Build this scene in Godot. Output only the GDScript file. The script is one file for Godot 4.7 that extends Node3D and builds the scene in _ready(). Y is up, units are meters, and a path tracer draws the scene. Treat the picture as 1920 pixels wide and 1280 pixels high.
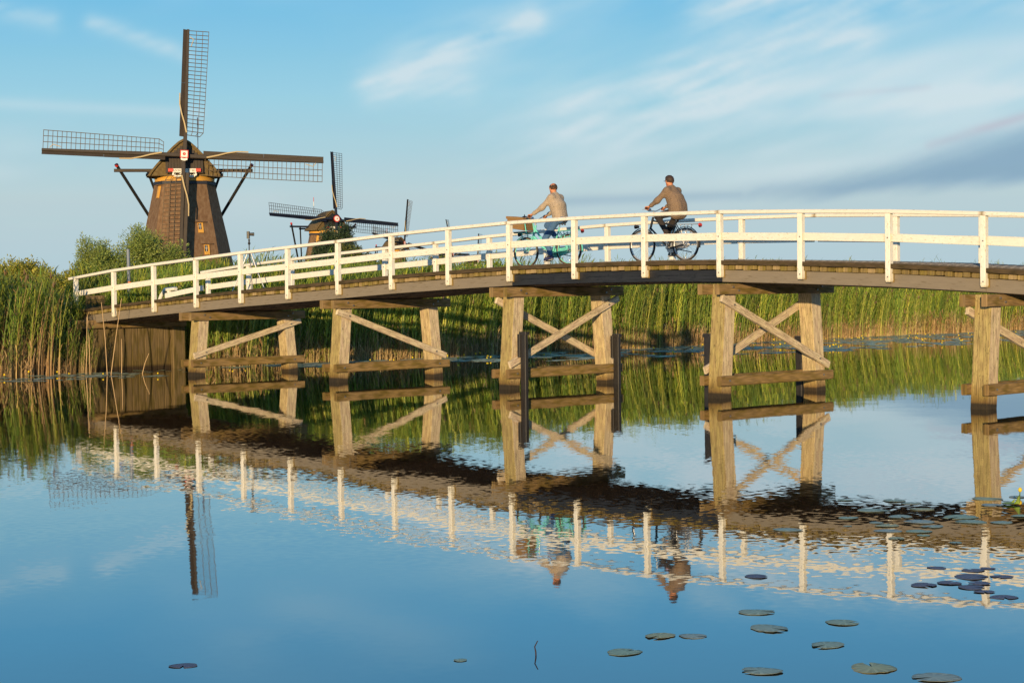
extends Node3D
# A white wooden footbridge over a canal lined with reeds, two cyclists on it, five windmills behind, low evening sun.

const PITCH := 0.026806
const ROLL := -0.011085
const EYE := Vector3(0.0, 2.1296, 0.0)
const B0 := Vector3(-12.38626, 0.0, -53.23305)      # foot of the first near rail post
const TH := 0.789877                                 # the bridge runs right and towards the viewer
const S := 1.95                                      # post spacing
const W := 3.17                                      # rail to rail
const RAIL: Array[float] = [2.71, 2.86, 2.99, 3.105, 3.215, 3.31, 3.405, 3.51, 3.59, 3.655, 3.685, 3.69, 3.67, 3.61, 3.535, 3.425, 3.30, 3.17, 3.03, 2.89, 2.76, 2.63]
const NPOST := 22

var rng := RandomNumberGenerator.new()
var used := {}
var M := {}
var bridge: Node3D


# ---------------------------------------------------------------- mesh builder
class MB:
	var v := PackedVector3Array()
	var n := PackedVector3Array()
	var uv := PackedVector2Array()
	var c := PackedColorArray()
	var col := Color.WHITE
	var off := Vector2.ZERO

	func tri(a: Vector3, b: Vector3, d: Vector3, na: Vector3, nb: Vector3, nd: Vector3, ua := Vector2.ZERO, ub := Vector2.ZERO, ud := Vector2.ZERO) -> void:   # a b d run counter-clockwise seen from outside
		v.append(a); v.append(d); v.append(b)
		n.append(na); n.append(nd); n.append(nb)
		uv.append(ua + off); uv.append(ud + off); uv.append(ub + off)
		c.append(col); c.append(col); c.append(col)

	func ctri(a: Vector3, b: Vector3, d: Vector3, ca: Color, cb: Color, cd: Color) -> void:
		var m := (b - a).cross(d - a).normalized()
		tri(a, b, d, m, m, m)
		var k := c.size()
		c[k - 3] = ca; c[k - 2] = cd; c[k - 1] = cb

	func quad(a: Vector3, b: Vector3, d: Vector3, e: Vector3) -> void:
		var m := (b - a).cross(d - a).normalized()
		var w := (b - a).length()
		var h := (e - a).length()
		tri(a, b, d, m, m, m, Vector2(0, 0), Vector2(w, 0), Vector2(w, h))
		tri(a, d, e, m, m, m, Vector2(0, 0), Vector2(w, h), Vector2(0, h))

	# a bar of w x h from p to q, edges bevelled; stations: [[t, scale, colour], ...]
	func bar(p: Vector3, q: Vector3, w: float, h: float, up := Vector3.UP, bev := 0.0, stations := [], moss := Color.WHITE, moss_dir := Vector3.ZERO) -> void:
		var d := (q - p)
		var L := d.length()
		d /= L
		var s := d.cross(up)
		s = s.normalized() if s.length() > 1e-4 else d.cross(Vector3.RIGHT).normalized()
		var t := s.cross(d).normalized()
		var prof: Array[Vector2] = []
		var a := w / 2.0
		var b := h / 2.0
		if bev > 0.0:
			prof = [Vector2(a - bev, -b), Vector2(a, -b + bev), Vector2(a, b - bev), Vector2(a - bev, b), Vector2(-a + bev, b), Vector2(-a, b - bev), Vector2(-a, -b + bev), Vector2(-a + bev, -b)]
		else:
			prof = [Vector2(a, -b), Vector2(a, b), Vector2(-a, b), Vector2(-a, -b)]
		if stations.is_empty():
			stations = [[0.0, 1.0, col], [1.0, 1.0, col]]
		var N := prof.size()
		var per := 0.0
		for i in N:
			var j := (i + 1) % N
			var e := prof[j] - prof[i]
			var nn := (s * e.y - t * e.x).normalized()
			var tint := moss if moss_dir != Vector3.ZERO and nn.dot(moss_dir) > 0.6 else Color.WHITE
			for k in stations.size() - 1:
				var s0: Array = stations[k]
				var s1: Array = stations[k + 1]
				var z0 := p + d * L * float(s0[0])
				var z1 := p + d * L * float(s1[0])
				var k0 := float(s0[1])
				var k1 := float(s1[1])
				var A := z0 + (s * prof[i].x + t * prof[i].y) * k0
				var B := z0 + (s * prof[j].x + t * prof[j].y) * k0
				var C := z1 + (s * prof[j].x + t * prof[j].y) * k1
				var D := z1 + (s * prof[i].x + t * prof[i].y) * k1
				var u0 := Vector2(per, L * float(s0[0]))
				var u1 := Vector2(per + e.length(), L * float(s0[0]))
				var u2 := Vector2(per + e.length(), L * float(s1[0]))
				var u3 := Vector2(per, L * float(s1[0]))
				var c0: Color = s0[2] * tint
				var c1: Color = s1[2] * tint
				tri(A, D, C, nn, nn, nn, u0, u3, u2)
				var z := c.size()
				c[z - 3] = c0; c[z - 2] = c1; c[z - 1] = c1
				tri(A, C, B, nn, nn, nn, u0, u2, u1)
				z = c.size()
				c[z - 3] = c0; c[z - 2] = c0; c[z - 1] = c1
			per += e.length()
		var f: Array = stations[0]
		var l: Array = stations[-1]
		var keep := col
		for i in range(1, N - 1):
			col = f[2]
			var P0 := p + d * L * float(f[0])
			tri(P0 + (s * prof[0].x + t * prof[0].y) * float(f[1]), P0 + (s * prof[i].x + t * prof[i].y) * float(f[1]), P0 + (s * prof[i + 1].x + t * prof[i + 1].y) * float(f[1]), -d, -d, -d, prof[0] * 0.4, prof[i] * 0.4, prof[i + 1] * 0.4)
			col = l[2]
			var P1 := p + d * L * float(l[0])
			tri(P1 + (s * prof[0].x + t * prof[0].y) * float(l[1]), P1 + (s * prof[i + 1].x + t * prof[i + 1].y) * float(l[1]), P1 + (s * prof[i].x + t * prof[i].y) * float(l[1]), d, d, d, prof[0] * 0.4, prof[i + 1] * 0.4, prof[i] * 0.4)
		col = keep

	func box(at: Vector3, size: Vector3, bev := 0.0) -> void:
		var h := size / 2.0
		if size.x >= size.y and size.x >= size.z:
			bar(at - Vector3(h.x, 0, 0), at + Vector3(h.x, 0, 0), size.z, size.y, Vector3.UP, bev)
		elif size.y >= size.z:
			bar(at - Vector3(0, h.y, 0), at + Vector3(0, h.y, 0), size.x, size.z, Vector3.BACK, bev)
		else:
			bar(at - Vector3(0, 0, h.z), at + Vector3(0, 0, h.z), size.x, size.y, Vector3.UP, bev)

	# smooth round tube along points
	func tube(pts: Array, r0: float, r1: float, sides := 8, caps := true) -> void:
		var K := pts.size()
		var prev := Vector3.ZERO
		var rings := []
		var nors := []
		for k in K:
			var d: Vector3 = (pts[min(k + 1, K - 1)] - pts[max(k - 1, 0)]).normalized()
			var s := prev - d * prev.dot(d)
			if s.length() < 1e-3:
				s = d.cross(Vector3.UP if absf(d.y) < 0.9 else Vector3.RIGHT)
			s = s.normalized()
			prev = s
			var t := d.cross(s)
			var r := lerpf(r0, r1, float(k) / maxf(1.0, K - 1.0))
			var ring := PackedVector3Array()
			var nr := PackedVector3Array()
			for i in sides:
				var a := TAU * i / sides
				var o := s * cos(a) + t * sin(a)
				ring.append(pts[k] + o * r)
				nr.append(o)
			rings.append(ring)
			nors.append(nr)
		for k in K - 1:
			for i in sides:
				var j := (i + 1) % sides
				var u0 := float(i) / sides
				var u1 := float(i + 1) / sides
				tri(rings[k][i], rings[k][j], rings[k + 1][j], nors[k][i], nors[k][j], nors[k + 1][j], Vector2(u0, k), Vector2(u1, k), Vector2(u1, k + 1))
				tri(rings[k][i], rings[k + 1][j], rings[k + 1][i], nors[k][i], nors[k + 1][j], nors[k + 1][i], Vector2(u0, k), Vector2(u1, k + 1), Vector2(u0, k + 1))
		if caps:
			var d0: Vector3 = (pts[0] - pts[1]).normalized()
			var d1: Vector3 = (pts[K - 1] - pts[K - 2]).normalized()
			for i in range(1, sides - 1):
				tri(rings[0][0], rings[0][i + 1], rings[0][i], d0, d0, d0)
				tri(rings[K - 1][0], rings[K - 1][i], rings[K - 1][i + 1], d1, d1, d1)

	func torus(at: Vector3, R: float, r: float, seg := 36, sides := 8, squash := 1.0) -> void:   # axis along z
		for k in seg:
			for i in sides:
				var p := []
				var q := []
				for m in [[k, i], [k + 1, i], [k + 1, i + 1], [k, i + 1]]:
					var a: float = TAU * m[0] / seg
					var b: float = TAU * m[1] / sides
					var o := Vector3(cos(a) * cos(b), sin(a) * cos(b), sin(b))
					q.append(o)
					p.append(at + Vector3(cos(a) * R, sin(a) * R, 0) + Vector3(o.x * r, o.y * r, o.z * r * squash))
				tri(p[0], p[1], p[2], q[0], q[1], q[2])
				tri(p[0], p[2], p[3], q[0], q[2], q[3])

	func ball(at: Vector3, r: Vector3, seg := 12, rows := 8, keep = null) -> void:
		for j in rows:
			for i in seg:
				var p := []
				var q := []
				var mid := Vector3.ZERO
				for m in [[i, j], [i + 1, j], [i + 1, j + 1], [i, j + 1]]:
					var a: float = TAU * m[0] / seg
					var b: float = PI * (float(m[1]) / rows - 0.5)
					var o := Vector3(cos(a) * cos(b), sin(b), -sin(a) * cos(b))
					mid += o / 4.0
					p.append(at + o * r)
					q.append((o / r).normalized())
				if keep != null and not keep.call(mid):
					continue
				tri(p[0], p[1], p[2], q[0], q[1], q[2])
				tri(p[0], p[2], p[3], q[0], q[2], q[3])

	# rings joined; flat facets when smooth is false
	func loft(rings: Array, closed := true, smooth := true) -> void:
		var K := rings.size()
		var N: int = rings[0].size()
		var nm := []
		for k in K:
			var row := PackedVector3Array()
			for i in N:
				var a: Vector3 = rings[k][(i + 1) % N if closed else min(i + 1, N - 1)] - rings[k][(i + N - 1) % N if closed else max(i - 1, 0)]
				var b: Vector3 = rings[min(k + 1, K - 1)][i] - rings[max(k - 1, 0)][i]
				row.append(a.cross(b).normalized())
			nm.append(row)
		var vv := 0.0
		for k in K - 1:
			var uu := 0.0
			var hh: float = (rings[k + 1][0] - rings[k][0]).length()
			for i in (N if closed else N - 1):
				var j := (i + 1) % N
				var A: Vector3 = rings[k][i]
				var B: Vector3 = rings[k][j]
				var C: Vector3 = rings[k + 1][j]
				var D: Vector3 = rings[k + 1][i]
				var ww := (B - A).length()
				var m := (C - A).cross(D - B).normalized()
				var n0: Vector3 = nm[k][i] if smooth else m
				var n1: Vector3 = nm[k][j] if smooth else m
				var n2: Vector3 = nm[k + 1][j] if smooth else m
				var n3: Vector3 = nm[k + 1][i] if smooth else m
				tri(A, B, C, n0, n1, n2, Vector2(uu, vv), Vector2(uu + ww, vv), Vector2(uu + ww, vv + hh))
				tri(A, C, D, n0, n2, n3, Vector2(uu, vv), Vector2(uu + ww, vv + hh), Vector2(uu, vv + hh))
				uu += ww
			vv += hh

	func fan(ring: Array, flip := false) -> void:
		var m := Vector3.ZERO
		for i in range(1, ring.size() - 1):
			m += (ring[i] - ring[0]).cross(ring[i + 1] - ring[0])
		m = m.normalized() * (-1.0 if flip else 1.0)
		for i in range(1, ring.size() - 1):
			if flip:
				tri(ring[0], ring[i + 1], ring[i], m, m, m, Vector2(ring[0].x, ring[0].y), Vector2(ring[i + 1].x, ring[i + 1].y), Vector2(ring[i].x, ring[i].y))
			else:
				tri(ring[0], ring[i], ring[i + 1], m, m, m, Vector2(ring[0].x, ring[0].y), Vector2(ring[i].x, ring[i].y), Vector2(ring[i + 1].x, ring[i + 1].y))

	func mesh() -> ArrayMesh:
		var a := []
		a.resize(Mesh.ARRAY_MAX)
		a[Mesh.ARRAY_VERTEX] = v
		a[Mesh.ARRAY_NORMAL] = n
		a[Mesh.ARRAY_TEX_UV] = uv
		a[Mesh.ARRAY_COLOR] = c
		var m := ArrayMesh.new()
		m.add_surface_from_arrays(Mesh.PRIMITIVE_TRIANGLES, a)
		return m


# ---------------------------------------------------------------- naming
func numbered(called: String) -> String:
	if not used.has(called):
		used[called] = 0
		return called
	used[called] += 1
	return "%s_%03d" % [called, used[called]]


func tag(o: Node, label: String, category := "", group := "", kind := "") -> Node:
	if label: o.set_meta("label", label)
	if category: o.set_meta("category", category)
	if group: o.set_meta("group", group)
	if kind: o.set_meta("kind", kind)
	return o


func thing(called: String, label: String, category: String, at := Vector3.ZERO, turn := 0.0, group := "") -> Node3D:
	var o := Node3D.new()
	o.name = numbered(called)
	add_child(o)
	o.position = at
	o.rotation.y = turn
	tag(o, label, category, group)
	return o


func part(called: String, mesh: Mesh, m: Material, parent: Node) -> MeshInstance3D:
	var o := MeshInstance3D.new()
	o.name = numbered(called) if parent == self else called
	o.mesh = mesh
	o.material_override = m
	parent.add_child(o, true)
	return o


func bput(called: String, b: MB, m: Material, parent: Node) -> MeshInstance3D:
	return part(called, b.mesh(), m, parent)


# ---------------------------------------------------------------- materials
func mat(color: Color, rough := 0.8, tex: Texture2D = null, uvs := Vector3.ONE, bump: Texture2D = null, bump_cm := 0.0, vertex := true) -> StandardMaterial3D:
	var m := StandardMaterial3D.new()
	m.albedo_color = color.linear_to_srgb()
	m.roughness = rough
	m.vertex_color_use_as_albedo = vertex
	if tex:
		m.albedo_texture = tex
	m.uv1_scale = uvs
	if bump:
		m.heightmap_enabled = true
		m.heightmap_texture = bump
		m.heightmap_scale = bump_cm
	return m


func noise(seed_: int, freq: float, oct := 3, kind := FastNoiseLite.TYPE_SIMPLEX_SMOOTH) -> FastNoiseLite:
	var f := FastNoiseLite.new()
	f.seed = seed_
	f.frequency = freq
	f.noise_type = kind
	f.fractal_octaves = oct
	return f


# picture of w x h from f(x, y) -> Color (sRGB)
func picture(w: int, h: int, f: Callable) -> ImageTexture:
	var im := Image.create(w, h, false, Image.FORMAT_RGB8)
	for y in h:
		for x in w:
			im.set_pixel(x, y, f.call(x, y))
	return ImageTexture.create_from_image(im)


func wrapped(f: FastNoiseLite, x: float, y: float, w: float, h: float, sx: float, sy: float) -> float:   # repeats after w, h
	var tx := smoothstep(0.7, 1.0, fposmod(x, w) / w)
	var ty := smoothstep(0.8, 1.0, fposmod(y, h) / h)
	var px := fposmod(x, w)
	var v := f.get_noise_2d(px * sx, y * sy)
	if tx > 0.0:
		v = lerpf(v, f.get_noise_2d((px - w) * sx, y * sy), tx)
	if ty > 0.0:
		v = lerpf(v, f.get_noise_2d(px * sx, (y - h) * sy), ty * (1.0 - tx))
	return v


func make_materials() -> void:
	var fine := noise(3, 1.0, 3)
	var slow := noise(4, 1.0, 2)
	var grain := picture(128, 256, func(x, y):
		var g := wrapped(fine, x, y, 128, 256, 0.22, 0.012)
		var s := wrapped(slow, x, y, 128, 256, 0.05, 0.02)
		var crack := 1.0 - smoothstep(0.0, 0.035, absf(wrapped(fine, x + 40.0, y, 128, 256, 0.085, 0.006)))
		var k := clampf(0.86 + 0.22 * g + 0.10 * s - 0.5 * crack, 0.25, 1.0)
		return Color(k, k * (0.97 + 0.03 * s), k * (0.93 + 0.06 * g)))
	var grain_h := picture(128, 256, func(x, y):
		var g := wrapped(fine, x, y, 128, 256, 0.22, 0.012)
		var crack := smoothstep(0.42, 0.6, absf(wrapped(fine, x + 40.0, y, 128, 256, 0.16, 0.008)))
		var k := clampf(0.55 + 0.5 * g - 0.5 * crack, 0.0, 1.0)
		return Color(k, k, k))
	var mossy := picture(128, 256, func(x, y):
		var g := wrapped(fine, x, y, 128, 256, 0.22, 0.012)
		var s := wrapped(slow, x, y, 128, 256, 0.04, 0.009)
		var fleck := smoothstep(0.25, 0.5, wrapped(fine, x, y, 128, 256, 0.3, 0.25))
		var wood := Color(0.86, 0.80, 0.70) * clampf(0.86 + 0.26 * g, 0.3, 1.05)
		var moss := Color(0.62, 0.60, 0.26) * (0.8 + 0.3 * g)
		var o := wood.lerp(moss, 0.65 * smoothstep(-0.25, 0.65, s + 0.2 * g))
		return o.lerp(Color(0.82, 0.72, 0.22), fleck * 0.3 * smoothstep(-0.1, 0.4, s)))
	var paint := picture(128, 256, func(x, y):
		var g := wrapped(fine, x, y, 128, 256, 0.2, 0.02)
		var s := wrapped(slow, x, y, 128, 256, 0.06, 0.04)
		var spot := smoothstep(0.38, 0.62, wrapped(fine, x, y + 60.0, 128, 256, 0.14, 0.05))
		var k := clampf(0.965 + 0.04 * g + 0.03 * s, 0.7, 1.0)
		return Color(k, k * 0.985, k * 0.95).lerp(Color(0.62, 0.56, 0.40), spot * 0.55))
	var thatch := picture(256, 256, func(x, y):
		var fib := wrapped(fine, x, y, 256, 256, 0.5, 0.06)
		var course := wrapped(slow, x, y, 256, 256, 0.012, 0.16)
		var blot := wrapped(slow, x + 90.0, y, 256, 256, 0.03, 0.03)
		var k := clampf(0.84 + 0.09 * fib + 0.03 * course + 0.12 * blot, 0.2, 1.0)
		return Color(k, k * (0.96 + 0.05 * blot), k * (0.92 + 0.1 * blot)))
	var thatch_h := picture(256, 256, func(x, y):
		var fib := wrapped(fine, x, y, 256, 256, 0.5, 0.06)
		var course := wrapped(slow, x, y, 256, 256, 0.012, 0.16)
		var k := clampf(0.5 + 0.35 * fib + 0.3 * course, 0.0, 1.0)
		return Color(k, k, k))
	var cloth := picture(64, 64, func(x, y):
		var k := clampf(0.92 + 0.12 * wrapped(fine, x, y, 64, 64, 0.4, 0.4) + 0.05 * ((x + y) % 2), 0.0, 1.0)
		return Color(k, k, k))
	var weave := picture(64, 64, func(x, y):
		var k := 0.55 + 0.45 * absf(sin(PI * x / 8.0)) * (1.0 if (int(x / 8) + int(y / 8)) % 2 == 0 else 0.6) - 0.25 * absf(cos(PI * y / 8.0))
		return Color(k, k * 0.96, k * 0.9))
	var folds := picture(96, 96, func(x, y):
		var k := clampf(0.5 + 0.6 * wrapped(slow, x, y, 96, 96, 0.05, 0.09) + 0.2 * wrapped(fine, x, y, 96, 96, 0.08, 0.2), 0.0, 1.0)
		return Color(k, k, k))
	M.white = mat(Color(0.82, 0.815, 0.79), 0.55, paint, Vector3(1.7, 0.7, 1), grain_h, 0.05)
	M.pile = mat(Color(0.77, 0.67, 0.51), 0.85, grain, Vector3(1.6, 0.5, 1), grain_h, 0.35)
	M.mossy = mat(Color(0.46, 0.35, 0.20), 0.9, mossy, Vector3(1.4, 0.8, 1), grain_h, 0.4)
	M.plank = mat(Color(0.62, 0.52, 0.33), 0.9, mossy, Vector3(2.3, 1.1, 1), grain_h, 0.3)
	M.edge = mat(Color(0.13, 0.10, 0.06), 0.9, mossy, Vector3(2.0, 1.0, 1), grain_h, 0.4)
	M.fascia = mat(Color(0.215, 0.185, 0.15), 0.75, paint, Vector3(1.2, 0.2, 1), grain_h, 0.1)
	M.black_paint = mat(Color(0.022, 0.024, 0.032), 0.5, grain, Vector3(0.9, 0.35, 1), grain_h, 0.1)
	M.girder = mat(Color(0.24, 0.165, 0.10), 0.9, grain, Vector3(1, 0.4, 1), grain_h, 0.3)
	M.fender = mat(Color(0.028, 0.026, 0.027), 0.6, grain, Vector3(1.6, 0.5, 1), grain_h, 0.25)
	M.bolt = mat(Color(0.28, 0.26, 0.25), 0.5); M.bolt.metallic = 0.7
	M.wall_plank = mat(Color(0.29, 0.24, 0.15), 0.9, mossy, Vector3(1.2, 0.45, 1), grain_h, 0.4)
	M.grit = mat(Color(0.34, 0.33, 0.33), 0.95, grain, Vector3(1, 1, 1))
	M.deck = mat(Color(0.16, 0.14, 0.125), 0.95, grain, Vector3(1, 0.4, 1), grain_h, 0.2)
	M.thatch = mat(Color(0.24, 0.155, 0.092), 0.95, thatch, Vector3(0.30, 0.14, 1), thatch_h, 0.5)
	M.cap_thatch = mat(Color(0.20, 0.15, 0.065), 0.95, thatch, Vector3(0.3, 0.3, 1), thatch_h, 4.0)
	M.mill_wood = mat(Color(0.055, 0.042, 0.032), 0.7, grain, Vector3(1.0, 0.12, 1), grain_h, 0.5)
	M.mill_navy = mat(Color(0.012, 0.014, 0.03), 0.45, grain, Vector3(1.0, 0.12, 1))
	M.mill_black = mat(Color(0.02, 0.019, 0.02), 0.6, grain, Vector3(1.0, 0.2, 1))
	M.lath = mat(Color(0.10, 0.07, 0.04), 0.8)
	M.lath_dark = mat(Color(0.03, 0.028, 0.03), 0.8)
	M.canvas = mat(Color(0.48, 0.37, 0.20), 0.9)
	M.ochre = mat(Color(0.62, 0.32, 0.05), 0.6)
	M.tar = mat(Color(0.02, 0.022, 0.035), 0.6)
	M.sign_white = mat(Color(0.75, 0.72, 0.66), 0.5)
	M.red = mat(Color(0.55, 0.035, 0.02), 0.5)
	M.glass_dark = mat(Color(0.02, 0.025, 0.035), 0.15)
	M.reed = mat(Color.WHITE, 0.65)
	M.reed.backlight_enabled = true
	M.reed.backlight = Color(0.55, 0.6, 0.3)
	M.leaf = mat(Color.WHITE, 0.6)
	M.leaf.backlight_enabled = true
	M.leaf.backlight = Color(0.5, 0.55, 0.25)
	M.stem = mat(Color(0.12, 0.09, 0.06), 0.9)
	M.pad = mat(Color.WHITE, 0.55)
	M.pad.metallic_specular = 0.35
	M.petal = mat(Color(0.75, 0.5, 0.01), 0.5)
	var soil := picture(128, 128, func(x, y):
		var g := wrapped(fine, x, y, 128, 128, 0.3, 0.3)
		var s := wrapped(slow, x, y, 128, 128, 0.06, 0.06)
		return Color(0.42, 0.46, 0.22).lerp(Color(0.36, 0.29, 0.18), clampf(0.4 + s, 0.0, 1.0)) * (0.85 + 0.35 * g))
	M.ground = mat(Color(0.55, 0.55, 0.55), 1.0, soil, Vector3(0.25, 0.25, 0.25))
	M.ground.uv1_triplanar = true
	M.ground.uv1_world_triplanar = true
	M.steel = mat(Color(0.16, 0.19, 0.25), 0.5)
	M.orange = mat(Color(0.75, 0.2, 0.02), 0.5)
	M.alu = mat(Color(0.55, 0.55, 0.56), 0.35); M.alu.metallic = 0.6
	M.chrome = mat(Color(0.6, 0.6, 0.6), 0.25); M.chrome.metallic = 0.9
	M.rubber = mat(Color(0.025, 0.024, 0.023), 0.7)
	M.tan_wall = mat(Color(0.16, 0.075, 0.04), 0.7)
	M.black = mat(Color(0.018, 0.018, 0.02), 0.5)
	M.teal = mat(Color(0.16, 0.62, 0.53), 0.4)
	M.bike_black = mat(Color(0.02, 0.021, 0.024), 0.3)
	M.wicker = mat(Color(0.64, 0.40, 0.17), 0.85, weave, Vector3(9, 9, 1))
	M.skin = mat(Color(0.52, 0.21, 0.10), 0.55)
	M.skin.subsurf_scatter_enabled = true
	M.skin.subsurf_scatter_strength = 0.15
	M.knit = mat(Color(0.47, 0.37, 0.27), 0.95, cloth, Vector3(4, 4, 1)); M.knit.uv1_triplanar = true; M.knit.uv1_scale = Vector3(12, 12, 12)
	M.jacket = mat(Color(0.25, 0.17, 0.11), 0.9, cloth); M.jacket.uv1_triplanar = true; M.jacket.uv1_scale = Vector3(12, 12, 12)
	M.denim = mat(Color(0.075, 0.17, 0.34), 0.9, cloth); M.denim.uv1_triplanar = true; M.denim.uv1_scale = Vector3(14, 14, 14)
	M.dark_cloth = mat(Color(0.035, 0.028, 0.026), 0.9, cloth); M.dark_cloth.uv1_triplanar = true; M.dark_cloth.uv1_scale = Vector3(14, 14, 14)
	for q in [M.knit, M.jacket, M.denim, M.dark_cloth]:
		q.uv1_scale = Vector3(5, 5, 5)
		q.heightmap_enabled = true
		q.heightmap_texture = folds
		q.heightmap_scale = 2.2
	M.shoe_navy = mat(Color(0.02, 0.025, 0.09), 0.6)
	M.shoe_grey = mat(Color(0.25, 0.26, 0.24), 0.7)
	M.sole = mat(Color(0.55, 0.5, 0.42), 0.7)
	M.hair_brown = mat(Color(0.045, 0.022, 0.012), 0.7)
	M.hair_dark = mat(Color(0.04, 0.021, 0.013), 0.7)


# ---------------------------------------------------------------- sky
var sky_a: FastNoiseLite
var sky_b: FastNoiseLite


func streak(az: float, el: float, x0: float, y0: float, x1: float, y1: float, half: float) -> float:   # a soft band between two directions (degrees)
	var p := Vector2(az, el)
	var a := Vector2(x0, y0)
	var b := Vector2(x1, y1)
	var t := clampf((p - a).dot(b - a) / (b - a).length_squared(), 0.0, 1.0)
	var d := (p - a.lerp(b, t)).length() / half
	return exp(-d * d)


func sky_color(az: float, el: float) -> Color:      # degrees; az 0 is straight ahead, positive to the right; returns sRGB
	var e := maxf(el, 0.0)
	var c: Color
	if e < 3.0:
		c = Color(0.69, 0.785, 0.825).lerp(Color(0.72, 0.805, 0.825), e / 3.0)
	elif e < 6.0:
		c = Color(0.72, 0.81, 0.83).lerp(Color(0.60, 0.80, 0.875), (e - 3.0) / 3.0)
	elif e < 10.0:
		c = Color(0.60, 0.80, 0.875).lerp(Color(0.41, 0.715, 0.885), (e - 6.0) / 4.0)
	elif e < 20.0:
		c = Color(0.41, 0.715, 0.885).lerp(Color(0.40, 0.60, 0.76), (e - 10.0) / 10.0)
	else:
		c = Color(0.40, 0.60, 0.76).lerp(Color(0.22, 0.42, 0.66), clampf((e - 20.0) / 40.0, 0.0, 1.0))
	# thin cirrus everywhere, drawn out along the wind
	var r := deg_to_rad(az)
	var k := 1.0 / (0.05 + sin(deg_to_rad(minf(e, 60.0) + 1.0)))
	var P := Vector3(sin(r) * k, cos(r) * k, 0.0)
	var w1 := sky_a.get_noise_3d(P.x * 0.75 + P.y * 0.30, P.y * 0.35 - P.x * 0.1, 1.0)
	var w2 := sky_b.get_noise_3d(sin(r) * 22.0 + e * 0.55, cos(r) * 22.0, e * 2.1)
	var w3 := sky_b.get_noise_3d(sin(r) * 60.0 + e * 2.2, cos(r) * 60.0, e * 6.5 + 9.0)
	var fu := az * 0.95 + e * 0.30
	var fv := e * 0.95 - az * 0.30
	var wf := sky_b.get_noise_2d(fu * 4.5, fv * 34.0)
	var wg := sky_b.get_noise_2d(fu * 2.0 + 50.0, fv * 11.0)
	var fib := clampf(0.85 + 0.42 * wf + 0.75 * wg + 0.3 * w2, 0.1, 1.5)
	var cirrus := smoothstep(-0.05, 0.65, w1 + 0.3 * w2) * 0.55 * smoothstep(1.5, 5.0, e) * (1.0 - smoothstep(25.0, 70.0, e) * 0.6)
	# the wisps in the north
	cirrus += fib * 0.55 * streak(az, el, -4.3, 6.3, 0.7, 8.2, 0.45)
	cirrus += fib * 0.34 * streak(az, el, -4.0, 6.1, -1.4, 6.2, 0.5)
	cirrus += fib * 0.42 * streak(az, el, -15.5, 8.4, -13.7, 8.1, 0.30)
	cirrus += fib * 0.40 * streak(az, el, -12.5, 8.1, -9.8, 7.2, 0.26)
	cirrus += 0.26 * streak(az, el, -17.0, 5.75, -9.4, 5.45, 0.17)
	cirrus += fib * 0.40 * streak(az, el, 2.0, 5.2, 6.8, 6.0, 1.2)
	cirrus += fib * 0.42 * streak(az, el, 5.0, 6.4, 10.5, 7.6, 0.85)
	cirrus += fib * 0.55 * streak(az, el, 6.0, 8.7, 12.0, 8.9, 0.85)
	cirrus += fib * 0.20 * streak(az, el, 12.0, 8.6, 17.0, 8.0, 0.5)
	cirrus += 0.20 * clampf(1.0 + 1.2 * wg + 0.6 * w2, 0.0, 2.0) * streak(az, el, 0.0, 4.4, 15.0, 5.3, 1.5)
	cirrus += 0.16 * clampf(1.0 + 1.2 * wg, 0.0, 2.0) * streak(az, el, -3.0, 7.2, 3.0, 8.8, 1.0)
	var white := Color(0.84, 0.885, 0.905)
	c = c.lerp(white, clampf(cirrus * 1.15, 0.0, 0.8))
	# grey-blue bank low in the east and a rosy streak above it
	var lo := lerpf(2.75, 3.15, clampf((az - 5.0) / 11.0, 0.0, 1.0)) + 0.12 * w2
	var hi := lerpf(2.9, 4.9, pow(clampf((az - 5.0) / 11.0, 0.0, 1.0), 1.25)) + 0.5 * w2 + 0.45 * wg + 0.3 * wf
	var bank := smoothstep(lo - 0.35, lo + 0.35, el + 0.25 * wg) * (1.0 - smoothstep(hi - 0.75, hi + 0.35, el + 0.4 * wf + 0.4 * wg)) * smoothstep(2.0, 8.0, az) * (1.0 - smoothstep(40.0, 60.0, az))
	bank = maxf(bank * 0.8, 0.38 * streak(az, el, 1.5, 2.72, 7.0, 2.85, 0.16))
	c = c.lerp(Color(0.505, 0.635, 0.735), clampf(bank, 0.0, 1.0))
	var rim := streak(az, el, 12.6, 4.2, 16.0, 5.15, 0.13) * clampf(0.7 + w3, 0.0, 1.0)
	rim = maxf(rim, 0.55 * clampf(0.8 + 0.6 * w3, 0.0, 1.3) * streak(az, el, 9.5, 5.74, 12.6, 5.92, 0.085))
	c = c.lerp(Color(0.72, 0.71, 0.77), rim * 0.6)
	return c


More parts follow.
